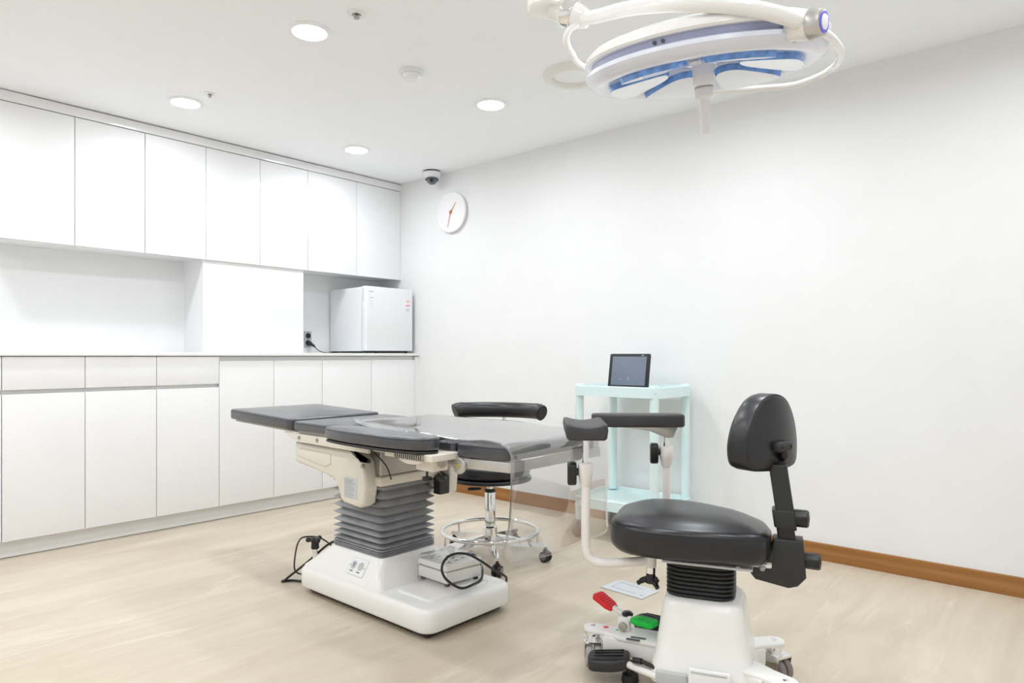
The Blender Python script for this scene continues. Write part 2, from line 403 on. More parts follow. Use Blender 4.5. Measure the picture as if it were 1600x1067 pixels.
t = thing('smoke_detector', (2.154, 2.536, CEIL-.05), 'white domed smoke detector on the ceiling between two downlights', 'smoke detector')
mb = MB(); mb.lathe([(.0005, 0), (.058, 0), (.058, -.008), (.052, -.016), (.044, -.018), (.001, -.018)], (2.154, 2.536, CEIL-.0005)); mb.build('base', M['fridge'], t)
mb = MB(); mb.lathe([(.001, -.018), (.044, -.019), (.043, -.026), (.038, -.036), (.02, -.041), (.0005, -.042)], (2.154, 2.536, CEIL-.0005)); mb.build('sensor_dome', M['gloss'], t)
for x, y, r, lb in ((1.646, 2.275, .036, 'larger chrome sprinkler head in white ring near the top of the photo'), (1.642, 3.546, .028, 'tiny sprinkler head in white ring beside the downlight over the left cabinets')):
    t = thing('sprinkler', (x, y, CEIL-.02), lb, 'sprinkler', 'ceiling sprinkler heads')
    mb = MB(); mb.lathe([(r*.45, -.001), (r*.5, -.006), (r*.95, -.004), (r, 0), (r*.45, -.0005)], (x, y, CEIL-.0004), n=32); mb.build('escutcheon', M['gloss'], t)
    mb = MB(); mb.lathe([(r*.42, 0), (r*.42, -.007), (r*.2, -.009), (r*.18, -.016), (r*.34, -.017), (r*.34, -.019), (.0005, -.02)], (x, y, CEIL-.0004), n=20); mb.build('nozzle', M['steel'], t)
t = thing('ceiling_vent', (2.70, 1.975, CEIL-.02), 'round white ceiling vent ring partly hidden behind the surgical lamp', 'ceiling vent')
mb = MB(); mb.lathe([(.100, -.002), (.104, -.022), (.122, -.026), (.143, -.014), (.147, 0), (.100, 0)], (2.70, 1.975, CEIL-.0005), n=56); mb.build('ring', M['vent'], t)
mb = MB(); mb.lathe([(.0005, 0), (.099, 0), (.099, -.003), (.09, -.005), (.0005, -.006)], (2.70, 1.975, CEIL-.0005), n=48); mb.build('cover', M['ceil'], t)
t = thing('security_camera', (3.425, 3.80, CEIL-.11), 'white dome security camera on the ceiling above the wall clock', 'security camera')
cx, cyy = 3.425, 3.80
cy((cx, cyy, CEIL-.0005), (cx, cyy, CEIL-.010), .062, n=40).build('mount', M['dark'], t)
mb = MB(); mb.lathe([(.0005, -.010), (.067, -.010), (.068, -.018), (.062, -.038), (.05, -.055), (.042, -.060), (.0005, -.060)], (cx, cyy, CEIL)); hb = mb.build('housing', M['fridge'], t)
mb = MB(); mb.ball((cx-.006, cyy-.006, CEIL-.060), .043); mb.build('glass_dome', M['dglass'], t)
dd = Vector((-.66, -.62, -.42)).normalized(); pp = Vector((cx-.006, cyy-.006, CEIL-.060))
cy(pp+dd*.036, pp+dd*.0455, .014, .012, 20, .002).build('lens', M['black'], t)
mb = MB(); mb.tube([pp+Vector((math.cos(R(a))*.046, math.sin(R(a))*.046, -.004+.006*math.sin(R(a-135)))) for a in range(0, 360, 30)], .004, n=8, closed=True, sub=3); mb.build('dome_rim', M['print'], t)

# ------------------------------------------------------------------ wall clock
t = thing('wall_clock', (WX-.02, 3.666, 1.913), 'round white wall clock with copper hands below the security camera', 'clock')
cc = Vector((WX, 3.666, 2.061))
mb = MB(); mb.lathe([(.0005, .002), (.138, .002), (.1475, .012), (.1485, .028), (.146, .031), (.141, .0305), (.001, .0295)], cc, (-1, 0, 0), 64); ck = mb.build('case', M['clock'], t)
def hand(ang, ln, wd, x, name):
    a = R(ang); dv = Vector((0, -math.sin(a), math.cos(a))); nv = Vector((0, math.cos(a), math.sin(a)))
    mb = MB(); q = cc+Vector((-x, 0, 0))
    mb.loft([[q-dv*.018+nv*wd, q-dv*.018-nv*wd, q+dv*ln-nv*wd*.5, q+dv*ln+nv*wd*.5], [p+Vector((-.0015, 0, 0)) for p in (q-dv*.018+nv*wd, q-dv*.018-nv*wd, q+dv*ln-nv*wd*.5, q+dv*ln+nv*wd*.5)]])
    mb.build(name, M['copper'], t)
hand(40, .085, .0035, .033, 'hour_hand'); hand(196, .112, .003, .035, 'minute_hand')
cy(cc+Vector((-.030, 0, 0)), cc+Vector((-.039, 0, 0)), .010, n=20).build('hand_cap', M['copper'], t)
for h in range(12):
    a = R(30*h); q = cc+Vector((-.0303, -math.sin(a)*.115, math.cos(a)*.115))
    cu = bpy.data.curves.new('hour_number', 'FONT'); cu.body = str(12 if h == 0 else h); cu.size = .026; cu.align_x = 'CENTER'; cu.align_y = 'CENTER'; cu.extrude = .0004
    tmp = bpy.data.objects.new('hour_number_outline', cu)
    nme = bpy.data.meshes.new_from_object(tmp); bpy.data.objects.remove(tmp)
    nme.materials.clear(); nme.materials.append(M['num'])
    ob = bpy.data.objects.new('hour_number', nme); C.objects.link(ob)
    ob.parent = t; ob.location = q-off(t); ob.rotation_euler = (PI/2, 0, -PI/2)

# ------------------------------------------------------------------ floor plate
t = thing('floor_box', (2.53, 1.55, 0), 'flat pale metal cover plate set in the floor under the armrest chair', 'floor plate')
Q = [(2.466, 1.658), (2.456, 1.447), (2.586, 1.44), (2.606, 1.648)]
mb = MB(); mb.pad(ccw(Q), .0003, .004, .001); mb.build('plate', M['label'], t)
q2 = [(2.497, 1.622), (2.492, 1.50), (2.560, 1.497), (2.572, 1.618)]
mb = MB(); mb.tube([(a, b, .0042) for a, b in q2[2:]+q2[:2]], .0012, n=6, smooth=False); mb.build('lid_seam', M['greyprint'], t)
mb = MB(); mb.lathe([(.0005, 0), (.006, 0), (.006, .001), (.0005, .0012)], (2.488, 1.468, .004), n=14); mb.build('lid_screw', M['greyprint'], t)

# ------------------------------------------------------------------ operating table (long axis along y)
ot = thing('operating_table', (1.80, 2.1, 0), 'adjustable operating table with grey cushions, white base and pleated grey bellows', 'operating table')
prof = [(.014, .026), (.004, .030), (0, .038), (0, .092), (.004, .103), (.012, .110), (.020, .113)]
bp0 = rrect(1.575, 2.03, 1.772, 2.602, .055, 8)
mb = MB(); N0 = normals(bp0)
mb.loft([[(p[0]-q[0]*i, p[1]-q[1]*i, z) for p, q in zip(bp0, N0)] for i, z in prof])
sk = []
for f, z in ((0, .105), (.02, .116), (.45, .158), (.9, .204), (.97, .210), (1.0, .211)):
    sk.append([(x, y, z) for x, y in rrect(1.588+(1.655-1.588)*f, 2.016-(2.016-1.945)*f, 2.055+.070*min(1, f*1.35) if f < .95 else 2.125+(.004 if f > .99 else 0), 2.588-(2.588-2.462)*f, .035, 6)])
mb.loft(sk)
base = mb.build('base', M['wplas'], ot, sharp=50)
mb = MB(); mb.pad(rrect(1.645, 1.96, 1.835, 2.03, .02, 5), .108, .121, .008); mb.build('raised_tray', M['wplas'], base)
for fx, fy in ((1.66, 1.86), (1.945, 1.86), (1.66, 2.51), (1.945, 2.51)):
    cy((fx, fy, 0.0005), (fx, fy, .03), .028, n=20, bev=.003).build('foot', M['rubber'], ot)
bx((1.612, 1.812, .004), (1.993, 2.562, .029), .004).build('base_shadow', M['dark'], ot)  # dark slab, stands in for the shadow under the table base
# bellows
lp = []
def bel(z, i): lp.append([(x, y, z) for x, y in rrect(1.663+i, 1.937-i, 2.137+i, 2.455-i, .022, 5)])
z = .2105; bel(z, .014)
for h in (.006, .006, .007, .009, .017, .026, .023, .031, .029, .033, .031, .036, .036):
    bel(z+h*.47, -.0065); bel(z+h*.47+.0011, -.0078); bel(z+h*.47+.0024, -.0065); z += h; bel(z, .020 if h > .011 else .004)
mb = MB(); mb.loft(lp); mb.build('bellows', M['bellow'], ot, sharp=25)
# frame above the bellows
mb = MB(); mb.box((1.645, 2.12, .492), (1.955, 2.47, .530), .008); mb.build('cross_beam', M['cream'], ot)
mb = MB(); mb.box((1.652, 2.128, .530), (1.948, 2.60, .632), .006); mb.build('lift_frame', M['steel'], ot)
hp = ccw([(2.655, .628), (2.655, .552), (2.635, .540), (2.46, .520), (2.375, .505), (2.345, .485), (2.318, .428), (2.300, .415), (2.195, .408), (2.165, .425), (2.150, .50), (2.168, .585), (2.215, .628)])
for s, lb in ((-1, 'near'), (1, 'far')):
    mb = MB(); xa, xb = (1.598, 1.662) if s < 0 else (1.940, 2.004)
    mb.prism(hp, xa, xb, YZ, .014); cv = mb.build('side_cover', M['cream'], ot, sharp=50)
    if s < 0:
        mb = MB(); mb.prism(ccw([(2.63, .606), (2.63, .572), (2.42, .545), (2.38, .56), (2.38, .60)]), 1.593, 1.605, YZ, .005); mb.build('cover_panel', M['cream'], cv)
        bx((1.5965, 2.205, .440), (1.599, 2.290, .522), .0005).build('rating_label', M['label'], cv)
        mb = MB()
        for q in range(9):
            ln = random.uniform(.05, .072)
            mb.box((1.5955, 2.285-ln, .513-q*.0085), (1.597, 2.285, .516-q*.0085+(.002 if q in (1, 2) else 0)))
        mb.build('label_print', M['greyprint'], cv)
        cy((1.592, 2.168, .575), (1.600, 2.168, .575), .008, n=16).build('screw', M['steel'], cv)
        mb = MB(); mb.prism(ccw([(2.25, .640), (2.235, .645), (2.17, .592), (2.12, .592), (2.12, .604), (2.19, .606)]), 1.585, 1.60, YZ, .002); mb.build('cover_notch', M['black'], cv)
# rails
for ra, rb_ in ((2.016, 2.028), (1.572, 1.584)):
    mb = MB(); mb.prism(ccw([(2.70, .672), (2.60, .636), (2.10, .632), (2.10, .672)]), ra, rb_, YZ, .002); rl = mb.build('frame_rail', M['cream'], ot)
mb = MB()
for yy in (2.575, 2.44): mb.cyl((1.569, yy, .655), (1.574, yy, .655), .008, n=14)
mb.build('rail_screw', M['steel'], rl)
mb = MB(); mb.box((1.585, 1.70, .640), (2.015, 2.60, .684), .004); mb.build('bed_platform', M['steel'], ot)
# cushions
def rot_seg(y0, z0, deg):   # tilt about the line y=y0, z=z0
    a = math.tan(R(deg))
    return lambda x, y, zz: (x, y, zz+(y-y0)*a)
def seamtube(poly, zz, name, parent, xf=None, r=.0016, m='seam', ins=.001):
    N1 = normals(poly); f = xf or (lambda x, y, z: (x, y, z))
    tb([f(p[0]-q[0]*ins, p[1]-q[1]*ins, zz) for p, q in zip(poly, N1)], r, n=6, closed=True, smooth=False).build(name, M[m], parent)
def cushion(name, x0, x1, y0, y1, z0, z1, xf=None, r=.018):
    po = rrect(x0, x1, y0, y1, .028, 6); mb = MB(); mb.pad(po, z0, z1, .010, dome=.005, xf=xf)
    o = mb.build(name, M['grayleather'], ot, sharp=60); seamtube(po, z1-.009, 'piping', o, xf); return o
hx = rot_seg(2.62, .684, 1.7)
cushion('head_cushion', 1.558, 2.042, 2.628, 3.17, .684, .731, hx)
cushion('back_cushion', 1.558, 2.042, 1.735, 2.612, .684, .724)
cushion('lumbar_cushion', 1.572, 2.028, 1.640, 1.728, .668, .714)
lx = rot_seg(1.63, .664, -1.6)
cushion('leg_cushion', 1.568, 2.032, 1.395, 1.632, .666, .714, lx)
mb = MB(); mb.pad(rrect(1.575, 2.025, 2.63, 3.14, .01, 3), .674, .682, .002, xf=hx)
mb.pad(rrect(1.66, 1.70, 2.60, 3.0, .005, 2), .655, .674, .002, xf=hx); mb.pad(rrect(1.90, 1.94, 2.60, 3.0, .005, 2), .655, .674, .002, xf=hx); mb.build('head_plate', M['steel'], ot)
mb = MB()
mb.pad(rrect(1.572, 1.584, 1.395, 1.66, .002, 2), .632, .664, .001, xf=lx); mb.pad(rrect(2.016, 2.028, 1.395, 1.66, .002, 2), .632, .664, .001, xf=lx)
mb.pad(rrect(1.572, 2.06, 1.385, 1.397, .002, 2), .632, .664, .001, xf=lx)
lf = mb.build('leg_frame', M['alu'], ot)
for ra, rb_ in ((2.028, 2.038), (1.562, 1.572)):
    mb = MB(); mb.prism(circ(1.605, .640, .027, 28), ra, rb_, YZ, .002); hg = mb.build('hinge_plate', M['alu'], ot)
cy((1.557, 1.605, .640), (1.563, 1.605, .640), .007, n=16).build('hinge_pin', M['brass'], hg)
mb = MB(); mb.box((1.575, 1.56, .635), (2.025, 1.70, .668), .004); mb.build('hinge_block', M['alu'], ot)
mb = MB(); mb.box((2.028, 1.392, .650), (2.062, 1.412, .700), .003); mb.build('rail_clamp', M['alu'], ot)
# arm board on the near side
ap = smooth2([(1.545, 2.19), (1.555, 2.10), (1.552, 1.95), (1.550, 1.82), (1.545, 1.70), (1.505, 1.640), (1.445, 1.665), (1.418, 1.77), (1.412, 1.90), (1.420, 2.06), (1.438, 2.17), (1.455, 2.196), (1.50, 2.20)], 6)
mb = MB(); mb.pad(ap, .694, .737, .009, dome=.004); ab = mb.build('arm_board_cushion', M['grayleather'], ot, sharp=60); seamtube(ap, .7285, 'piping', ab)
mb = MB(); mb.pad([(1.485+(p[0]-1.485)*.97, 1.92+(p[1]-1.92)*.985) for p in ap], .683, .692, .002); mb.build('arm_board_plate', M['blacksoft'], ot)
mb = MB()
mb.prism(ccw([(1.72+.072*math.cos(R(180+10*q)), .676+.030*math.sin(R(180+10*q))) for q in range(19)]), 1.455, 1.475, YZ, .001)
mb.box((1.490, 1.650, .622), (1.56, 1.735, .672), .006); mb.box((1.46, 1.62, .66), (1.585, 1.86, .683), .003)
br = mb.build('arm_board_bracket', M['cream'], ot)
mb = MB()
for q in range(14): mb.box((1.447, 1.652+q*.0105, .662), (1.4555, 1.657+q*.0105, .681))
mb.build('ratchet_teeth', M['steel'], br)
cy((1.525, 1.640, .648), (1.525, 1.651, .648), .015, n=20).build('pivot_cap', M['alu'], br)
for a, b in ((1.51, 1.70), (1.545, 1.67)):
    mb = MB(); mb.lathe([(.004, 0), (.004, -.02), (.016, -.02), (.017, -.03), (.006, -.034), (.0005, -.034)], (a, b, .62), n=16); mb.build('clamp_knob', M['black'], br)
mb = MB(); mb.lathe([(.012, 0), (.018, .002), (.018, .007), (.010, .008), (.010, .003)], (1.566, 1.80, .655), (-1, 0, 0), 20, cap=False); mb.build('rail_clip', M['black'], ot)
tb([(1.50, 2.01, .684), (1.535, 2.03, .655), (1.575, 2.00, .60), (1.594, 1.99, .545)][0:4], .0028, n=6).build('release_cable', M['black'], ot)
# hand control on the far side
mb = MB(); mb.box((1.925, 2.085, .425), (1.978, 2.128, .502), .004); mb.build('control_box', M['blacksoft'], ot)
mb = MB()
for q in (1.937, 1.951, 1.965): mb.cyl((q, 2.11, .502), (q, 2.11, .511), .005, n=10)
mb.build('control_buttons', M['black'], ot)
mb = MB(); mb.prism(ccw([(2.145, .610), (2.075, .590), (2.085, .560), (2.10, .425), (2.145, .415)]), 1.985, 2.035, YZ, .006); mb.build('rear_shell', M['cream'], ot)
# twin mains outlet on the sloping skirt
nn = Vector((-.211+.113, 0, 1.655-1.588)); nn = Vector((-(.211-.116), 0, (1.655-1.588))).normalized()
up = Vector((.067, 0, .095)).normalized(); yv = Vector((0, 1, 0)); pc0 = Vector((1.6235, 2.235, .166))
fp = lambda u, v, d: tuple(pc0+yv*u+up*v+nn*d)
mb = MB(); mb.pad(rrect(-.053, .053, -.034, .034, .004, 3), -.001, .005, .002, xf=fp); op = mb.build('outlet_panel', M['gloss'], ot)
for u in (-.021, .023):
    mb = MB(); mb.pad(circ(u, .004, .017, 24), .0045, .0062, .001, xf=fp); mb.build('outlet', M['greylabel'], op)
mb = MB(); mb.pad(rrect(.019, .024, -.003, .014, .001, 2), .006, .0072, .0002, xf=fp)
for u in (-.021, .023): mb.pad(rrect(u-.009, u+.009, -.022, -.018, .001, 2), .0045, .0065, .0002, xf=fp)
for u in (-.046, .046): mb.pad(circ(u, .0, .0022, 8), .0045, .0058, .0002, xf=fp)
mb.build('outlet_marks', M['print'], op)
# levelling knob at the head end of the base
mb = MB(); mb.box((1.66, 2.595, .06), (1.72, 2.66, .085), .004); mb.build('knob_bracket', M['wplas'], ot)
cy((1.69, 2.64, .004), (1.69, 2.64, .155), .011, n=16).build('levelling_post', M['chrome'], ot)
mb = MB(); mb.lathe([(.016, 0), (.018, .004), (.016, .028), (.020, .032), (.022, .042), (.016, .048), (.0005, .05)], (1.69, 2.64, .150), n=20)
for a in (20, 140, 260): mb.ball((1.69+.030*math.cos(R(a)), 2.64+.030*math.sin(R(a)), .190), .011, n=12, m=8); mb.cyl((1.69, 2.64, .190), (1.69+.03*math.cos(R(a)), 2.64+.03*math.sin(R(a)), .19), .009, n=10)
mb.build('levelling_knob', M['black'], ot)
# its mains cable
t = tag(tb([(1.745, 2.475, .215), (1.735, 2.53, .20), (1.72, 2.60, .163), (1.675, 2.672, .090), (1.62, 2.725, .03), (1.597, 2.745, .006), (1.600, 2.752, .0055), (1.63, 2.725, .006), (1.665, 2.66, .007), (1.72, 2.64, .006), (1.80, 2.66, .006)], .0052, n=8).build('mains_cable', M['black']),
        'thick black mains cable slanting from the bellows over the base to the floor', 'cable')
t = tag(tb([(1.80, 2.63, .115), (1.765, 2.66, .160), (1.73, 2.67, .185), (1.695, 2.675, .196), (1.660, 2.68, .200), (1.640, 2.68, .193), (1.624, 2.68, .165), (1.613, 2.68, .105), (1.615, 2.68, .065), (1.635, 2.67, .045), (1.68, 2.65, .040)], .0034, n=8).build('knob_cable', M['black']),
        'thin black cable looping in the air beside the knob at the table base', 'cable')

# ------------------------------------------------------------------ white control unit in a plastic bag
cu = thing('control_unit', (1.86, 1.97, .121), 'white control box wrapped in clear plastic on the operating table base', 'control box')
bp = ccw([(1.782, 1.895), (1.945, 1.872), (1.955, 2.040), (1.785, 2.058)])
mb = MB(); mb.pad(bp, .131, .175, .006); mb.build('lower_case', M['wplas'], cu)
mb = MB(); mb.pad([(1.865+(p[0]-1.865)*1.02, 1.965+(p[1]-1.965)*1.02) for p in bp], .179, .205, .006); uc = mb.build('upper_case', M['wplas'], cu)
mb = MB()
for k in range(12):
    a = 1.80+random.random()*.11; b = 1.905+random.random()*.12
    mb.box((a, b, .2045), (a+random.uniform(.008, .026), b+random.uniform(.003, .008), .2062))
mb.build('panel_print', M['print'], uc)
mb = MB(); mb.pad([(1.865+(p[0]-1.865)*.97, 1.965+(p[1]-1.965)*.97) for p in bp], .174, .180, .001); mb.build('case_gap', M['steel'], cu)
for k, (a, b) in enumerate(((1.795, 1.905), (1.932, 1.888), (1.94, 2.027), (1.797, 2.043))): cy((a, b, .1215), (a, b, .132), .010, n=14).build('foot', M['rubber'], cu)
# crumpled bag
lp = []
for z, g in ((.1225, .012), (.145, .008), (.18, .010), (.205, .010), (.216, .004), (.221, -.015), (.223, -.04)):
    N1 = normals(rrect(1.782, 1.952, 1.880, 2.052, .012, 8)); l = []
    for p, q in zip(rrect(1.782, 1.952, 1.880, 2.052, .012, 8), N1):
        w_ = g+random.uniform(-.003, .004); l.append((p[0]+q[0]*w_, p[1]+q[1]*w_, z+random.uniform(-.003, .003)*(1 if z > .13 else 0)))
    lp.append(l)
mb = MB(); mb.loft(lp, c0=False); mb.build('plastic_bag', M['bag'], cu, sharp=20)
tag(tb([(1.970, 2.010, .165), (1.985, 1.985, .190), (2.002, 1.955, .180), (1.985, 1.905, .150), (1.925, 1.850, .130), (1.86, 1.832, .1275), (1.800, 1.838, .128), (1.752, 1.862, .165), (1.738, 1.874, .205), (1.765, 1.882, .236), (1.812, 1.877, .247), (1.868, 1.866, .234), (1.920, 1.845, .200), (1.968, 1.825, .160), (2.015, 1.815, .130), (2.05, 1.83, .10), (2.075, 1.88, .03), (2.10, 1.95, .0055)], .0048, n=8, sub=10).build('control_cable', M['black']),
    'black cable coiled in a loop over the bagged control box', 'cable')

# ------------------------------------------------------------------ clear vinyl sheet over the table
def sheet_path():
    P = []
    for i in range(41):
        y = 2.325-(2.325-1.418)*i/40
        zt = .7325-.005*min(1, max(0, (1.76-y)/.12))
        P.append((y, zt))
    y, zt = P[-1]
    for a in range(10, 91, 10): P.append((y-.042*math.sin(R(a)), zt-.042*(1-math.cos(R(a)))))
    y1, z1 = P[-1]
    for i in range(1, 31): P.append((y1-.004*math.sin(i*.2), z1-(z1-.352)*i/30))
    return P
SP = sheet_path(); nu = 30
mb = MB(); rows = []
for i, (y, z) in enumerate(SP):
    row = []
    for j in range(nu+1):
        f = j/nu; hang = max(0, i-50)/30
        xn = 1.640-.082*min(1, i/14)+(.004*math.sin(i*.55) if i < 50 else 0)
        xf_ = 2.085+.020*hang
        x = xn+(xf_-xn)*f; yy, zz = y, z
        e = max(0, 1-f*9)
        if i < 46:
            zz += e*(-.003*min(1, i/8)+.0015*math.sin(i*.42)+(.014 if i < 3 else 0))+.0015*math.sin(i*.33+f*7)+.0015
            if i > 34: zz += e*.006*math.exp(-((i-37)/2.5)**2)
        if hang > 0:
            yy += .010*math.sin(f*8+1)*hang+.05*max(0, hang-.6)*e
            zz += .045*(max(0, 1-f*12)**2)*hang**4+.02*(max(0, f*12-11)**2)*hang**4
            x -= .03*e*max(0, hang-.55)**2
        row.append(mb.bm.verts.new((x, yy, zz)))
    rows.append(row)
for i in range(len(rows)-1):
    for j in range(nu): mb.bm.faces.new((rows[i][j], rows[i][j+1], rows[i+1][j+1], rows[i+1][j]))
sh = mb.build('plastic_sheet', M['vinyl'], sharp=180); md = sh.modifiers.new('thickness', 'SOLIDIFY'); md.thickness = .0015; md.offset = 1
tag(sh, 'clear vinyl sheet lying over the operating table and hanging off its end', 'plastic sheet')

# ------------------------------------------------------------------ round stool behind the table
SX, SY = 2.455, 2.30
st = thing('swivel_stool', (SX, SY, 0), 'round black swivel stool with curved backrest and chrome foot ring behind the operating table', 'stool')
for a in (-58, -130, 158, 86, 14):
    d = Vector((math.cos(R(a)), math.sin(R(a)), 0)); e = Vector((-d.y, d.x, 0)); o = Vector((SX, SY, 0))
    mb = MB(); L2 = []
    for t_, hw, zt, zb in ((.02, .020, .125, .075), (.10, .019, .115, .072), (.20, .016, .098, .072), (.285, .012, .088, .074)):
        c = o+d*t_; L2.append([c+e*hw+Vector((0, 0, zb)), c-e*hw+Vector((0, 0, zb)), c-e*hw*.7+Vector((0, 0, zt)), c+e*hw*.7+Vector((0, 0, zt))])
    mb.loft(L2); lg = mb.build('leg', M['chrome'], st, sharp=20)
    c = o+d*.275
    mb = MB(); mb.cyl(c+Vector((0, 0, .078)), c+Vector((0, 0, .048)), .007, n=10)
    mb.box((c.x-.010, c.y-.010, .040), (c.x+.010, c.y+.010, .062), .004); cs = mb.build('caster', M['black'], st)
    mb = MB()
    ww = Vector((math.cos(R(a+60)), math.sin(R(a+60)), 0))
    for q in (-1, 1): mb.cyl(c+ww*q*.004+Vector((0, 0, .0265)), c+ww*q*.021+Vector((0, 0, .0265)), .026, n=24, bev=.004)
    mb.build('wheel', M['rubber'], cs)
    mb = MB()
    for q in (-1, 1): mb.cyl(c+ww*q*.0205+Vector((0, 0, .0265)), c+ww*q*.0225+Vector((0, 0, .0265)), .017, n=20)
    mb.build('wheel_cap', M['brownw'], cs)
mb = MB(); mb.lathe([(.0005, .07), (.036, .07), (.040, .09), (.036, .13), (.034, .16), (.026, .165), (.026, .330), (.024, .335), (.001, .335)], (SX, SY, 0), n=32); mb.build('column', M['chrome'], st)
cy((SX, SY, .330), (SX, SY, .345), .028, n=24, bev=.003).build('column_collar', M['black'], st)
cy((SX, SY, .345), (SX, SY, .392), .015, n=20).build('piston', M['chrome'], st)
bx((SX-.04, SY-.045, .376), (SX+.04, SY+.045, .394), .003).build('seat_bracket', M['steel'], st)
mb = MB(); mb.tube([(SX+.236*math.cos(R(a)), SY+.236*math.sin(R(a)), .142) for a in range(0, 360, 15)], .0105, n=12, closed=True, sub=3); fr_ = mb.build('foot_ring', M['chrome'], st)
mb = MB()
for a in (-58, -130, 158, 86, 14): mb.cyl((SX+.236*math.cos(R(a)), SY+.236*math.sin(R(a)), .090), (SX+.236*math.cos(R(a)), SY+.236*math.sin(R(a)), .136), .0055, n=10)
mb.build('ring_post', M['chrome'], fr_)
mb = MB(); mb.tube([(SX-.01, SY+.01, .388), (SX-.035, SY+.025, .384), (SX-.050, SY+.033, .368)], .006, n=8); mb.build('height_lever', M['chrome'], st)
mb = MB(); mb.pad(ccw([(SX-.040, SY+.022), (SX-.052, SY+.047), (SX-.085, SY+.070), (SX-.094, SY+.060), (SX-.060, SY+.027)]), .342, .356, .004); mb.build('lever_paddle', M['black'], st)
mb = MB(); po = circ(SX, SY, .205, 48); mb.pad(po, .394, .412, .006); mb.build('seat_pan', M['black'], st)
mb = MB(); mb.pad(circ(SX, SY, .198, 48), .412, .475, .022, dome=.012); se = mb.build('seat', M['leather'], st, sharp=60)
ba = 28.6
BX, BY = SX-.095*math.cos(R(ba)), SY-.095*math.sin(R(ba))
def bpt(k, z, r=.345): return (BX+r*math.cos(R(ba+k)), BY+r*math.sin(R(ba+k)), z)
tb([bpt(k, .716) for k in range(-34, 35, 4)], .034, n=20, sub=4, ry=.040).build('backrest', M['leather'], st, sharp=60)
for s_ in (-1, 1):
    tb([bpt(s_*k, .716-.0006*max(0, k-37)**1.5) for k in (34.3, 36, 39, 41.5, 42.3)], [.035, .035, .035, .034, .028], n=20, sub=4, ry=.041).build('backrest_end', M['leather'], st, sharp=60)
tb([(SX+.10*math.cos(R(ba)), SY+.10*math.sin(R(ba)), .388), (SX+.26*math.cos(R(ba)), SY+.26*math.sin(R(ba)), .392), (SX+.292*math.cos(R(ba)), SY+.292*math.sin(R(ba)), .44), (SX+.292*math.cos(R(ba)), SY+.292*math.sin(R(ba)), .71)], .012, n=12).build('backrest_post', M['chrome'], st)

# ------------------------------------------------------------------ mint trolley and tablet
tr = thing('utility_trolley', (3.28, 1.99, 0), 'pale mint two shelf plastic trolley standing against the right wall', 'trolley')
tx0, tx1, ty0, ty1 = 3.075, 3.480, 1.725, 2.262
def shelf(zb, zt, name):
    o = rrect(tx0, tx1, ty0, ty1, .055, 8); i_ = rrect(tx0+.012, tx1-.012, ty0+.012, ty1-.012, .045, 8)
    mb = MB(); mb.loft([[(x, y, zb) for x, y in i_], [(x, y, zb) for x, y in o], [(x, y, zt-.003) for x, y in o], [(x+(.0015 if 0 else 0), y, zt) for x, y in rrect(tx0+.003, tx1-.003, ty0+.003, ty1-.003, .052, 8)],
                        [(x, y, zt) for x, y in i_], [(x, y, zt-.022) for x, y in rrect(tx0+.018, tx1-.018, ty0+.018, ty1-.018, .04, 8)]])
    return mb.build(name, M['mint'], tr, sharp=40)
shelf(.782, .838, 'top_shelf'); shelf(.170, .226, 'bottom_shelf')
for lx_ in (tx0+.032, tx1-.032):
    for ly_ in (ty0+.034, ty1-.034):
        mb = MB(); mb.cyl((lx_, ly_, .095), (lx_, ly_, .172), .022, .024, 20); mb.cyl((lx_, ly_, .214), (lx_, ly_, .784), .0235, .0235, 24); mb.cyl((lx_, ly_, .80), (lx_, ly_, .846), .026, .024, 20, .004); mb.build('post', M['mint'], tr)
        mb = MB(); mb.cyl((lx_, ly_, .096), (lx_, ly_, .088), .024, n=16)
        mb.pad(ccw([(lx_-.03, .088), (lx_+.014, .088), (lx_-.006, .045), (lx_-.022, .045)]), ly_-.017, ly_-.014, .0005, xf=lambda u, v, d: (u, d, v))
        mb.pad(ccw([(lx_-.03, .088), (lx_+.014, .088), (lx_-.006, .045), (lx_-.022, .045)]), ly_+.014, ly_+.017, .0005, xf=lambda u, v, d: (u, d, v)); ca = mb.build('caster_fork', M['label'], tr)
        cy((lx_-.014, ly_-.0125, .048), (lx_-.014, ly_+.0125, .048), .047, n=32, bev=.006).build('wheel', M['greyw'], ca)
tz = .8165
td = thing('tablet', (3.26, 2.0, tz), 'tablet with dark screen propped upright on the top trolley shelf', 'tablet')
tl = R(9)
ta = lambda u, v, d: (3.235+v*math.sin(tl)+d*math.cos(tl)-.0, 2.0-u, tz+.004+v*math.cos(tl)-d*math.sin(tl)+.002)
mb = MB(); mb.pad(rrect(-.128, .128, 0, .192, .010, 5), .0, .012, .003, xf=ta); mb.build('body', M['black'], td)
mb = MB(); mb.pad(rrect(-.108, .108, .016, .176, .002, 2), -.0006, .002, .0002, xf=ta); mb.build('screen', M['screen'], td)
mb = MB(); mb.pad(rrect(.075, .090, .180, .184, .001, 2), -.0006, .002, .0002, xf=ta); mb.build('logo_mark', M['greyprint'], td)
mb = MB()
for u, v in ((-.048, .05), (.0, .055), (.002, .048)): mb.pad(circ(u, v, .003, 8), -.0009, .0, .0001, xf=ta)
mb.build('screen_specks', M['greyprint'], td)  # small grey specks low on the screen
mb = MB(); mb.pad(ccw([(3.250, tz), (3.325, tz), (3.283, tz+.12), (3.270, tz+.12)]), 1.96, 2.04, .001, xf=lambda u, v, d: (u, d, v)); mb.build('stand', M['black'], td)

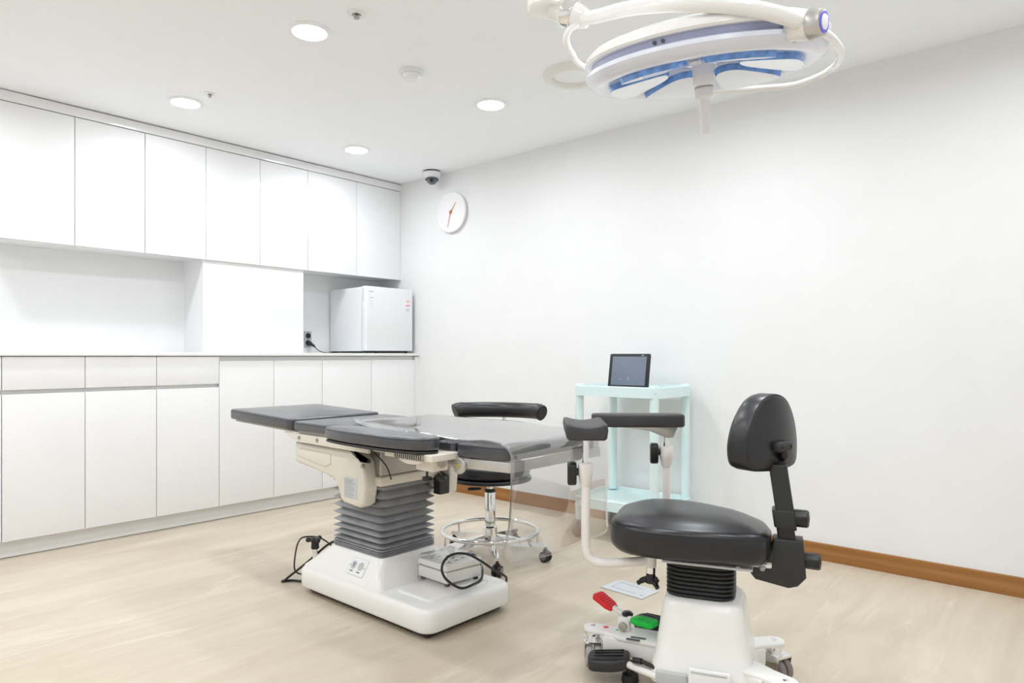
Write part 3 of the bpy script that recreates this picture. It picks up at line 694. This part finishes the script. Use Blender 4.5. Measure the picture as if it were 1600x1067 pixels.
# ------------------------------------------------------------------ surgeon's chair
ch = thing('surgeon_chair', (1.935, .935, 0), 'black surgeon chair with two armrests, D-shaped backrest and coloured foot pedals in the foreground', 'chair', rz=R(20))
def B(mb, name, m, parent=ch, **k): return mb.build(name, M[m], parent, local=True, **k)
# pedestal
lp = []
for z, hx_, hy_, r in ((.050, .150, .160, .05), (.054, .154, .164, .05), (.10, .148, .158, .05), (.130, .132, .148, .05), (.20, .121, .136, .048), (.262, .112, .126, .045), (.278, .106, .120, .042), (.285, .096, .110, .038)):
    lp.append([(x+.005, y, z) for x, y in rrect(-hx_, hx_, -hy_, hy_*.84, r, 7)])
mb = MB(); mb.loft(lp); pe = B(mb, 'pedestal', 'wplas', sharp=50)
mb = MB(); mb.box((-.160, .025, .060), (-.148, .112, .096), .004); B(mb, 'grey_sticker', 'greylabel', pe)
mb = MB(); mb.box((-.160, -.095, .052), (-.150, .020, .118), .004); dc = B(mb, 'front_panel', 'gloss', pe)
mb = MB(); mb.box((-.1615, -.085, .106), (-.158, .012, .111), .001); B(mb, 'panel_line', 'greylabel', dc)
lp = []
for i in range(8):
    z = .284+i*.0125
    for q, g in ((0, .006), (.003, .001), (.00625, 0), (.0095, .001)): lp.append([(x, y, z+q) for x, y in rrect(-.075+g, .085-g, -.100+g, .100-g, .05, 7)])
mb = MB(); mb.loft(lp); B(mb, 'bellows', 'bbellow', sharp=80)
mb = MB(); mb.box((-.088, -.150, .386), (.095, .105, .394), .002); sp = B(mb, 'seat_plate', 'label')
mb = MB(); mb.box((-.06, -.20, .394), (.075, .15, .404), .003); B(mb, 'seat_frame', 'pinkw')
mb = MB(); mb.lathe([(.0005, 0), (.009, 0), (.010, .004), (.006, .010), (.0005, .010)], (-.078, -.11, .394), n=14); mb.lathe([(.0005, 0), (.009, 0), (.010, -.006), (.006, -.012), (.0005, -.012)], (-.06, -.175, .398), n=14); B(mb, 'plate_screw', 'steel', sp)
# seat
spo = smooth2([(.06, .275), (-.05, .268), (-.125, .215), (-.158, .12), (-.158, .01), (-.138, -.09), (-.105, -.170), (-.055, -.195), (.05, -.195), (.125, -.160), (.185, -.07), (.235, .03), (.258, .13), (.245, .225), (.17, .275)], 5)
sxf = lambda x, y, z: (x, y, z-.006*max(0, (y-.02)/.25)**2-.012*max(0, (-y-.02)/.2)**2)
mb = MB(); mb.pad(spo, .408, .504, .022, dome=.028, rb=.034, xf=sxf, nd=8, de=3.4); se = B(mb, 'seat', 'leather', sharp=70)
N1 = normals(spo); mb = MB(); mb.tube([sxf(p[0]-q[0]*.0015, p[1]-q[1]*.0015, .488) for p, q in zip(spo, N1)], .0018, n=6, closed=True, smooth=False); B(mb, 'seat_seam', 'seam', se)
# back support
mb = MB(); mb.box((-.03, -.165, .386), (.03, -.09, .408), .004); B(mb, 'back_arm', 'black')
ep = ccw([(-.140, .398), (-.150, .412), (-.178, .424), (-.196, .440), (-.205, .474), (-.284, .474), (-.292, .368), (-.270, .342), (-.245, .334), (-.155, .350), (-.142, .366)])
mb = MB(); mb.prism(ep, -.034, .034, YZ, .008); B(mb, 'elbow', 'blacksoft', sharp=50)
lean = lambda u, v, d: (u, v+.16*(d-.47)*.9, d)
mb = MB(); mb.pad(rrect(-.024, .024, -.265, -.217, .006, 4), .46, .54, .001, xf=lean); B(mb, 'inner_post', 'black')
mb = MB(); mb.pad(rrect(-.030, .030, -.272, -.222, .006, 4), .500, .686, .003, xf=lean); mb.pad(rrect(-.032, .032, -.272, -.212, .008, 4), .505, .556, .004, xf=lean); B(mb, 'sleeve', 'blacksoft')
def knob(c, d, r, ln, name):
    mb = MB(); c = Vector(c); d = Vector(d).normalized(); u = d.orthogonal().normalized(); w_ = d.cross(u); n = 48
    def ring(k, t_): return [c+d*t_+(u*math.cos(2*PI*i/n)+w_*math.sin(2*PI*i/n))*(k*(1-.05*(i % 6 < 2))) for i in range(n)]
    mb.loft([ring(r*.8, 0), ring(r, .004), ring(r, ln-.006), ring(r*.9, ln-.001), ring(r*.8, ln)]); mb.cyl(c+d*(ln-.001), c+d*(ln+.0015), r*.35, n=16)
    return B(mb, name, 'black')
knob((.0, -.248, .532), (-.15, -1, 0), .025, .052, 'height_knob'); knob((0, -.285, .412), (-.15, -1, 0), .023, .046, 'angle_knob')
by = R(-33); bc = Vector((.0, -.200, .773))
bw = Vector((math.cos(by), math.sin(by), 0)); bn = Vector((math.sin(by), -math.cos(by), 0))     # bn: away from the sitter
bf = lambda u, v, d: tuple(bc+bw*u+Vector((0, 0, v))+bn*(d-.7*u*u))
dpo = smooth2([(x*.83, z*.95) for x, z in [(-.135, -.10), (-.153, -.055), (-.145, .0), (-.118, .055), (-.068, .104), (0, .123), (.068, .104), (.118, .055), (.145, .0), (.153, -.055), (.135, -.10), (.06, -.112), (-.06, -.112)]], 6)
mb = MB(); mb.pad(dpo, -.068, .018, .014, dome=.010, rb=.030, xf=bf); bk = B(mb, 'backrest', 'leather', sharp=70)
N1 = normals(dpo); mb = MB(); mb.tube([bf(p[0]-q[0]*.003, p[1]-q[1]*.003, .0125) for p, q in zip(dpo, N1)], .0016, n=6, closed=True, smooth=False); B(mb, 'backrest_seam', 'seam', bk)
mb = MB(); mb.pad(rrect(-.036, .036, -.050, -.018, .014, 6), .020, .050, .010, xf=bf); bb = B(mb, 'back_bracket', 'blacksoft')
mb = MB()
for u in (-.020, .020): mb.pad(circ(u, -.034, .004, 10), .0495, .0515, .0003, xf=bf)
B(mb, 'bracket_screw', 'seam', bb)
q0 = Vector(bf(0, -.040, .036))
mb = MB(); mb.tube([q0, q0+Vector((-.0, -.004, -.022)), (0, -.226, .700), (0, -.220, .675), (0, -.220, .655)], .0105, n=14); B(mb, 'neck_tube', 'black')
# armrest on the near side
ax, ay = -.080, .340
mb = MB(); mb.tube([(-.020, .140, .372), (-.045, .200, .366), (-.064, .268, .361), (-.072, .305, .362), (-.078, .330, .378), (-.080, .339, .405), (ax, ay, .46), (ax, ay, .54), (ax, ay, .612)], .0138, n=18); a1 = B(mb, 'arm_tube', 'pinkw', sharp=60)
def collar(x, y, z): 
    mb = MB(); mb.lathe([(.0145, -.002), (.0175, .004), (.0225, .032), (.0240, .036), (.0240, .066), (.022, .070), (.011, .070)], (x, y, z), n=28); return B(mb, 'collar', 'pinkw')
collar(ax, ay, .598)
mb = MB(); mb.cyl((ax, ay, .655), (ax, ay, .752), .0105, n=20); B(mb, 'arm_pole', 'chrome')
kd = Vector((-.10, .30, 0)).normalized()
def wing(c, d, name):
    c = Vector(c); d = Vector(d).normalized(); w_ = Vector((-d.y, d.x, 0))
    f = lambda u, v, k: tuple(c+w_*u+Vector((0, 0, v))+d*k)
    mb = MB(); mb.pad(smooth2([(-.012, -.038), (-.022, -.01), (-.024, .018), (-.014, .030), (.014, .030), (.024, .018), (.022, -.01), (.012, -.038)], 4), .028, .056, .006, xf=f); mb.cyl(c+d*.018, c+d*.034, .012, n=14); return B(mb, name, 'black')
wing((ax, ay, .640), kd, 'wing_knob')
la = Vector((math.cos(R(19)), math.sin(R(19)), 0)); lw = Vector((-la.y, la.x, 0)); pc1 = Vector((ax+.02, ay+.010, 0))
def cradle(u, v, d): 
    h = .014*(abs(u)/.06)**2-.004
    k = max(0., (d-.765)/.03)
    p = pc1+la*v+lw*u; return (p.x, p.y, d+h*min(1, k))
lp = []; L1 = rrect(-.062, .062, -.135, .125, .012, 8)
gp = []   # cradle pad as a fine grid cross-section lofted along its length
for v, ins in ((-.138, .012), (-.136, .004), (-.130, 0), (-.05, 0), (.05, 0), (.118, 0), (.124, .004), (.126, .012)):
    sec = []; hw = .060-ins
    for k in range(13):
        u = -hw+2*hw*k/12; sec.append((u, .789-ins*.6+.012*(u/.06)**2-.004*(abs(k-6) == 6)))
    sec += [(hw+.003*(1 if ins < .01 else 0), .780), (hw-.001, .756+ins), (hw-.008, .750+ins*.6), (-hw+.008, .750+ins*.6), (-hw+.001, .756+ins), (-hw-.003*(1 if ins < .01 else 0), .780)]
    gp.append([(pc1+la*v+lw*u+Vector((0, 0, z))) for u, z in sec])
mb = MB(); mb.loft(gp); B(mb, 'arm_pad', 'pad', sharp=45)
# clamp under the front of the seat
mb = MB(); mb.lathe([(.017, 0), (.017, -.040), (.013, -.042)], (-.026, .148, .392), n=20); B(mb, 'pivot_sleeve', 'pinkw')
mb = MB(); mb.lathe([(.0145, 0), (.0145, -.018), (.012, -.019)], (-.026, .148, .351), n=20); pv = B(mb, 'pivot_ring', 'chrome')
mb = MB(); mb.lathe([(.013, 0), (.015, -.012), (.018, -.03), (.010, -.034), (.0005, -.034)], (-.026, .148, .334), n=18)
for a in (100, 220, 340): mb.tube([(-.026, .148, .316), (-.026+.022*math.cos(R(a)), .148+.022*math.sin(R(a)), .310), (-.026+.040*math.cos(R(a)), .148+.040*math.sin(R(a)), .298)], [.010, .009, .007], n=8)
B(mb, 'pivot_knob', 'black')
# armrest on the far side
bx_, by_ = .295, .149
mb = MB(); mb.tube([(.06, .06, .382), (.16, .09, .374), (.25, .130, .368), (.282, .144, .376), (.294, .149, .402), (bx_, by_, .46), (bx_, by_, .55), (bx_, by_, .628)], .0130, n=18); B(mb, 'arm_tube', 'pinkw', sharp=60)
collar(bx_, by_, .612)
mb = MB(); mb.cyl((bx_, by_, .675), (bx_, by_, .752), .0105, n=20); B(mb, 'arm_pole', 'chrome')
wing((bx_, by_, .662), (-.25, .95, 0), 'wing_knob')
e1 = Vector((.204, .382, 0)); e2 = Vector((.316, .095, 0)); dl = (e2-e1).normalized(); dw = Vector((-dl.y, dl.x, 0)); ln = (e2-e1).length
f2 = lambda u, v, d: tuple(e1+dl*u+dw*v+Vector((0, 0, d)))
mb = MB(); mb.pad(ccw([(-.01, .030), (.02, .040), (ln-.012, .040), (ln, .028), (ln, -.028), (ln-.012, -.040), (.055, -.040), (-.01, .0)]), .752, .797, .008, xf=f2); B(mb, 'arm_pad', 'pad', sharp=45)
mb = MB(); mb.pad(ccw([(.08, .752), (ln-.02, .752), (ln-.035, .715), (ln-.055, .712), (ln-.12, .738)]), -.012, .012, .002, xf=lambda u, v, d: tuple(e1+dl*u+dw*d+Vector((0, 0, v)))); B(mb, 'arm_bracket', 'alu')
# legs with casters
def leg(tip, z, w0, w1, start=.10):
    tx, ty = tip; d = Vector((tx, ty, 0)); l_ = d.length; d.normalize(); e = Vector((-d.y, d.x, 0))
    f = lambda u, v, k: tuple(d*u+e*v+Vector((0, 0, k)))
    mb = MB(); po = [(start, -w0), (l_-.10, -w0), (l_-.055, -w1)]+[(l_+w1*math.sin(R(a)), -w1*math.cos(R(a))) for a in range(0, 181, 20)]+[(l_-.055, w1), (l_-.10, w0), (start, w0)]
    mb.pad(ccw(po), z-.014, z, .004, xf=f); mb.pad(rrect(start, l_-.048, -w0*.93, w0*.93, .004, 3), .062, z-.010, .004, xf=f)
    o = B(mb, 'leg', 'wplas')
    c = d*l_
    mb = MB(); mb.lathe([(.0005, 0), (.008, 0), (.008, .002), (.005, .004), (.0005, .004)], (c.x, c.y, z), n=14); B(mb, 'leg_screw', 'chrome', o)
    return c
def caster(c, z, ang, col):
    c = Vector((c.x, c.y, 0)); a = R(ang); wv = Vector((math.cos(a), math.sin(a), 0)); tv = Vector((-wv.y, wv.x, 0)); c2 = c+tv*.018
    mb = MB(); mb.lathe([(.012, 0), (.024, -.002), (.026, -.010), (.024, -.018), (.030, -.020), (.030, -.026), (.01, -.028)], (c.x, c.y, z), n=24)
    for q in (-1, 1):
        f = lambda u, v, k: tuple(c2+tv*u+wv*k+Vector((0, 0, v)))
        mb.pad(ccw([(-.036, z-.022), (.026, z-.022), (.018, .032), (-.010, .028)]), q*.029-.0015, q*.029+.0015, .0005, xf=f)
    mb.pad(rrect(-.034, .026, -.030, .030, .006, 4), z-.030, z-.022, .002, xf=lambda u, v, k: tuple(c2+tv*u+wv*v+Vector((0, 0, k))))
    o = B(mb, 'caster', 'chrome')
    for q in (-1, 1):
        mb = MB(); mb.cyl(c2+wv*q*.0025+Vector((0, 0, .0385)), c2+wv*q*.0255+Vector((0, 0, .0385)), .038, n=36, bev=.007); B(mb, 'wheel', col, o)
zl = .122
c = leg((.030, .345), zl, .050, .030); caster(c, zl-.014, 108, 'greyw')
c = leg((.125, -.205), zl, .040, .032); caster(c, zl-.014, 138, 'brownw')
c = leg((-.150, -.236), zl, .042, .034); caster(c, zl-.014, 125, 'brownw')
# marks on the front leg
mb = MB(); mb.box((-.022, .165, zl-.0005), (-.010, .212, zl+.001)); mb.box((-.040, .180, zl-.0005), (-.028, .222, zl+.001)); B(mb, 'leg_label', 'print')
mb = MB(); mb.pad(circ(.032, .302, .009, 16), zl-.0005, zl+.0006, .0001); B(mb, 'red_mark', 'paperred')
mb = MB(); mb.pad(circ(.022, .262, .006, 16), zl-.0005, zl+.0006, .0001); B(mb, 'green_mark', 'green')
# rocker with red and green pedals
mb = MB(); mb.box((.020, .225, zl-.004), (.060, .262, .165), .006); B(mb, 'rocker_post', 'wplas')
mb = MB(); mb.cyl((.021, .244, .138), (.010, .244, .138), .014, n=20, bev=.003); B(mb, 'rocker_bolt', 'steel')
mb = MB(); mb.tube([(.075, .285, .172), (.045, .240, .162), (.0, .190, .160)], .009, n=10); B(mb, 'rocker_bar', 'wplas')
def pedal(c, d, tilt, name, m):
    c = Vector(c); d = Vector(d).normalized(); e = Vector((-d.y, d.x, 0)); n = Vector((-d.x*math.sin(R(tilt)), -d.y*math.sin(R(tilt)), math.cos(R(tilt)))); t_ = (d*math.cos(R(tilt))+Vector((0, 0, math.sin(R(tilt)))))
    f = lambda u, v, k: tuple(c+t_*u+e*v+n*k)
    mb = MB(); mb.pad(ccw([(-.038, -.016), (-.02, -.025), (.034, -.027), (.042, -.018), (.042, .018), (.034, .027), (-.02, .025), (-.038, .016)]), -.009, .008, .004, xf=f)
    o = B(mb, name, m)
    mb = MB()
    for q in range(6): mb.pad(rrect(-.020+q*.010, -.014+q*.010, -.020, .020, .002, 2), .007, .0098, .0008, xf=f)
    B(mb, 'tread', m, o)
pedal((.095, .318, .182), (.25, .55, 0), 22, 'red_pedal', 'red'); pedal((-.018, .172, .176), (-.25, -.65, 0), 2, 'green_pedal', 'green')
mb = MB(); mb.lathe([(.008, 0), (.017, .002), (.019, .008), (.013, .014), (.0005, .016)], (.047, .235, .162), n=20); B(mb, 'rocker_cap', 'black')
# brake bars with broad black treadles
def treadle(c, d, wd, ln, name):
    c = Vector(c); d = Vector(d).normalized(); e = Vector((-d.y, d.x, 0))
    f = lambda u, v, k: tuple(c+d*u+e*v+Vector((0, 0, k+.10*u-.9*max(0, abs(v)-.01)**1.5)))
    mb = MB(); mb.pad(smooth2([(-ln, -wd*.7), (-ln*.4, -wd), (ln*.5, -wd), (ln, -wd*.6), (ln, wd*.6), (ln*.5, wd), (-ln*.4, wd), (-ln, wd*.7)], 4), -.022, .012, .007, xf=f); o = B(mb, name, 'blacksoft')
    mb = MB()
    for q in range(4): mb.pad(rrect(-ln*.75, ln*.75, -wd*.75+q*wd*.45, -wd*.75+q*wd*.45+.007, .002, 2), .010, .0145, .001, xf=f)
    B(mb, 'tread', 'black', o)
treadle((-.072, .268, .072), (.10, -.62, 0), .045, .060, 'brake_treadle')
treadle((.125, .172, .128), (-.4, -.8, 0), .036, .052, 'release_treadle')
mb = MB(); mb.tube([(-.070, .235, .066), (-.105, .175, .068), (-.145, .10, .070)], .0105, n=12); B(mb, 'brake_bar', 'pinkw')
mb = MB(); mb.tube([(.110, .150, .118), (.095, .11, .112), (.085, .07, .105)], .010, n=12); B(mb, 'release_bar', 'pinkw')
mb = MB(); mb.cyl((-.103, .186, .090), (-.112, .160, .094), .009, n=14); mb.cyl((-.111, .162, .094), (-.125, .118, .088), .006, n=10); B(mb, 'brake_pin', 'black')
mb = MB(); mb.lathe([(.0005, .0005), (.024, .0005), (.027, .008), (.024, .028), (.012, .034), (.012, .066), (.0005, .066)], (-.060, .205, 0), n=24); B(mb, 'brake_foot', 'rubber')

# ------------------------------------------------------------------ surgical lamp
rt = Vector((.65985, -.7514, 0)); fwd = Vector((.7514, .65985, 0)); upv = Vector((0, 0, 1))
HC = Vector((1.545, .742, 1.690))
nl = (rt*.10-upv*.976+fwd*.19).normalized(); zl_ = -nl; yl = (fwd-zl_*fwd.dot(zl_)).normalized(); xl = yl.cross(zl_)
RM = Matrix((xl, yl, zl_)).transposed().to_4x4()
sl = thing('surgical_lamp', HC, 'large round white surgical lamp with six blue rimmed lenses hanging from the ceiling', 'surgical lamp')
def lampx(mb): 
    mb.x = Matrix.Translation(HC) @ RM; return mb
RH = .283
mb = lampx(MB()); mb.lathe([(.0005, .028), (.03, .026), (.235, -.012), (.246, -.016), (.260, -.014), (.275, -.005), (RH, .006), (.281, .015), (.272, .019), (.26, .020), (.0005, .020)], n=72); shl = mb.build('lower_shell', M['lampl'], sl, sharp=45)
mb = lampx(MB()); mb.lathe([(.0005, .019), (.262, .019), (.266, .032), (.262, .040), (.0005, .040)], n=72); mb.build('groove_band', M['lampg'], sl, sharp=45)
mb = lampx(MB()); mb.lathe([(.0005, .038), (.277, .035), (.282, .040), (.279, .050), (.266, .062), (.23, .074), (.16, .084), (.0005, .090)], n=72); tc_ = mb.build('top_cover', M['lampw'], sl, sharp=45)
mb = lampx(MB())
for a in (-128, -124): mb.cyl((.264*math.cos(R(a)), .264*math.sin(R(a)), .027), (.268*math.cos(R(a)), .268*math.sin(R(a)), .027), .004, n=10)
mb.build('groove_screw', M['print'], sl)
# six lenses set in the sloping face
def face(u, v, d):
    r = math.hypot(u, v); return (u, v, .026-(r-.03)/(.235-.03)*.038-d)
for k in range(6):
    a = R(60*k+30+6)
    ca, sa = math.cos(a), math.sin(a)
    po = smooth2([(.088, -.030), (.115, -.052), (.185, -.082), (.214, -.070), (.228, 0), (.214, .070), (.185, .082), (.115, .052), (.088, .030), (.080, 0)], 4)
    pr_ = ccw([(x*ca-y*sa, x*sa+y*ca) for x, y in po])
    N1 = normals(pr_)
    mb = lampx(MB())
    inn = [(p[0]-q[0]*.0055, p[1]-q[1]*.0055) for p, q in zip(pr_, N1)]; mid = [(p[0]-q[0]*.004, p[1]-q[1]*.004) for p, q in zip(pr_, N1)]
    mb.loft([[face(x, y, -.002) for x, y in pr_], [face(x, y, .002) for x, y in pr_], [face(x, y, .0145) for x, y in mid], [face(x, y, .0145) for x, y in inn], [face(x, y, -.002) for x, y in inn]], c0=False, c1=False, ring=False)
    ln_ = mb.build('lens_rim', M['blue'], sl, sharp=30)
    mb = lampx(MB()); cx_ = .155*ca; cy_ = .155*sa
    ins = [(p[0]-q[0]*.0042, p[1]-q[1]*.0042) for p, q in zip(pr_, N1)]
    mb.loft([[face(x, y, .010) for x, y in ins], [face(x, y, .0148) for x, y in ins]]+[[face(cx_+(x-cx_)*q, cy_+(y-cy_)*q, .0148+.003*(1-q*q)) for x, y in ins] for q in (.8, .5, .2)]); mb.build('lens', M['lens'], ln_)
# sterile handle
mb = lampx(MB()); mb.lathe([(.0005, .018), (.042, .018), (.040, .014), (.027, .010), (.025, -.012), (.0005, -.012)], n=36); mb.build('handle_hub', M['lampl'], sl)
mb = lampx(MB()); mb.lathe([(.001, -.010), (.0245, -.012), (.0250, -.030), (.0205, -.038), (.0215, -.042), (.0215, -.060), (.0165, -.066), (.0130, -.068), (.0120, -.145), (.010, -.149), (.0005, -.150)], n=32); mb.build('handle', M['hand'], sl)
mb = lampx(MB()); mb.lathe([(.0208, -.037), (.0222, -.038), (.0222, -.0405), (.0208, -.0415)], n=32); mb.build('handle_ring', M['steel'], sl)
# yoke: heavy half on the near side, thin tube round the far side
YK = [(1.424, 1.016, 1.858), (1.386, .938, 1.826), (1.325, .81, 1.779), (1.277, .668, 1.722), (1.317, .563, 1.697), (1.366, .498, 1.678), (1.404, .471, 1.669), (1.410, .468, 1.668)]
mb = MB(); mb.tube(YK, .015, n=16, sub=8, ry=.0165); mb.build('yoke_arm', M['lampw'], sl, sharp=60)
TB = [(1.440, .455, 1.668), (1.480, .446, 1.668), (1.552, .445, 1.673), (1.665, .463, 1.688), (1.825, .528, 1.725), (1.882, .605, 1.731), (1.895, .690, 1.74), (1.850, .900, 1.772), (1.690, 1.045, 1.785), (1.53, 1.085, 1.791), (1.456, 1.07, 1.8), (1.415, 1.056, 1.812), (1.403, 1.039, 1.828), (1.416, 1.017, 1.847)]
mb = MB(); mb.tube(TB, .0085, n=12, sub=8); mb.build('yoke_tube', M['lampw'], sl, sharp=60)
mb = MB(); mb.tube(TB[:2], [.016, .009], n=14, smooth=False); mb.build('tube_sleeve', M['lampw'], sl)
# pivot on the right with the violet ring button, its face turned outwards
pvp = Vector((1.426, .461, 1.665)); pd = (rt*.68-fwd*.72-upv*.12).normalized()
mb = MB(); mb.cyl(pvp-pd*.040, pvp+pd*.006, .023, .028, 28, .004); mb.build('pivot_joint', M['lampw'], sl)
mb = MB(); mb.cyl((1.440, .490, 1.660), (1.462, .520, 1.671), .014, .014, 16, .003); mb.build('pivot_bracket', M['steel'], sl)
mb = MB(); mb.cyl(pvp+pd*.004, pvp+pd*.034, .031, .027, 32, .006); pk = mb.build('pivot_knob', M['alu'], sl)
cy(pvp+pd*.032, pvp+pd*.0355, .0205, n=32).build('button_ring', M['violet'], pk)
cy(pvp+pd*.032, pvp+pd*.037, .0155, n=32, bev=.002).build('button', M['gloss'], pk)
# left joint, chrome collar, housing, drop arm to the ceiling
j0 = Vector((1.424, 1.016, 1.862)); hc = Vector((1.384, 1.098, 1.930)); je = Vector((1.392, 1.085, 1.895))
jd = (je-j0).normalized()
cy(j0-jd*.022, j0+jd*.022, .022, .033, 28, .004).build('elbow_joint', M['lampw'], sl)
cy(j0+jd*.020, j0+jd*.050, .036, n=32, bev=.003).build('chrome_collar', M['chrome'], sl)
mb = MB(); mb.cyl(j0+jd*.044, je, .026, n=24); mb.lathe([(.0005, -.040), (.044, -.040), (.049, -.035), (.049, .085), (.04, .092), (.0005, .092)], hc, n=40); hs = mb.build('joint_housing', M['lampw'], sl)
mb = MB(); mb.pad(ccw([(hc.x-.004, hc.y-.016), (hc.x+.014, hc.y-.034), (hc.x+.032, hc.y-.020), (hc.x+.012, hc.y+.002)]), hc.z-.0408, hc.z-.0398, .0003); mb.build('housing_slot', M['print'], hs)
mb = MB(); mb.cyl(hc+Vector((0, 0, .09)), (hc.x, hc.y, CEIL-.03), .024, n=24); mb.lathe([(.0005, 0), (.10, 0), (.10, -.02), (.06, -.04), (.024, -.05)], (hc.x, hc.y, CEIL-.0005), n=40); mb.build('drop_arm', M['lampw'], sl)
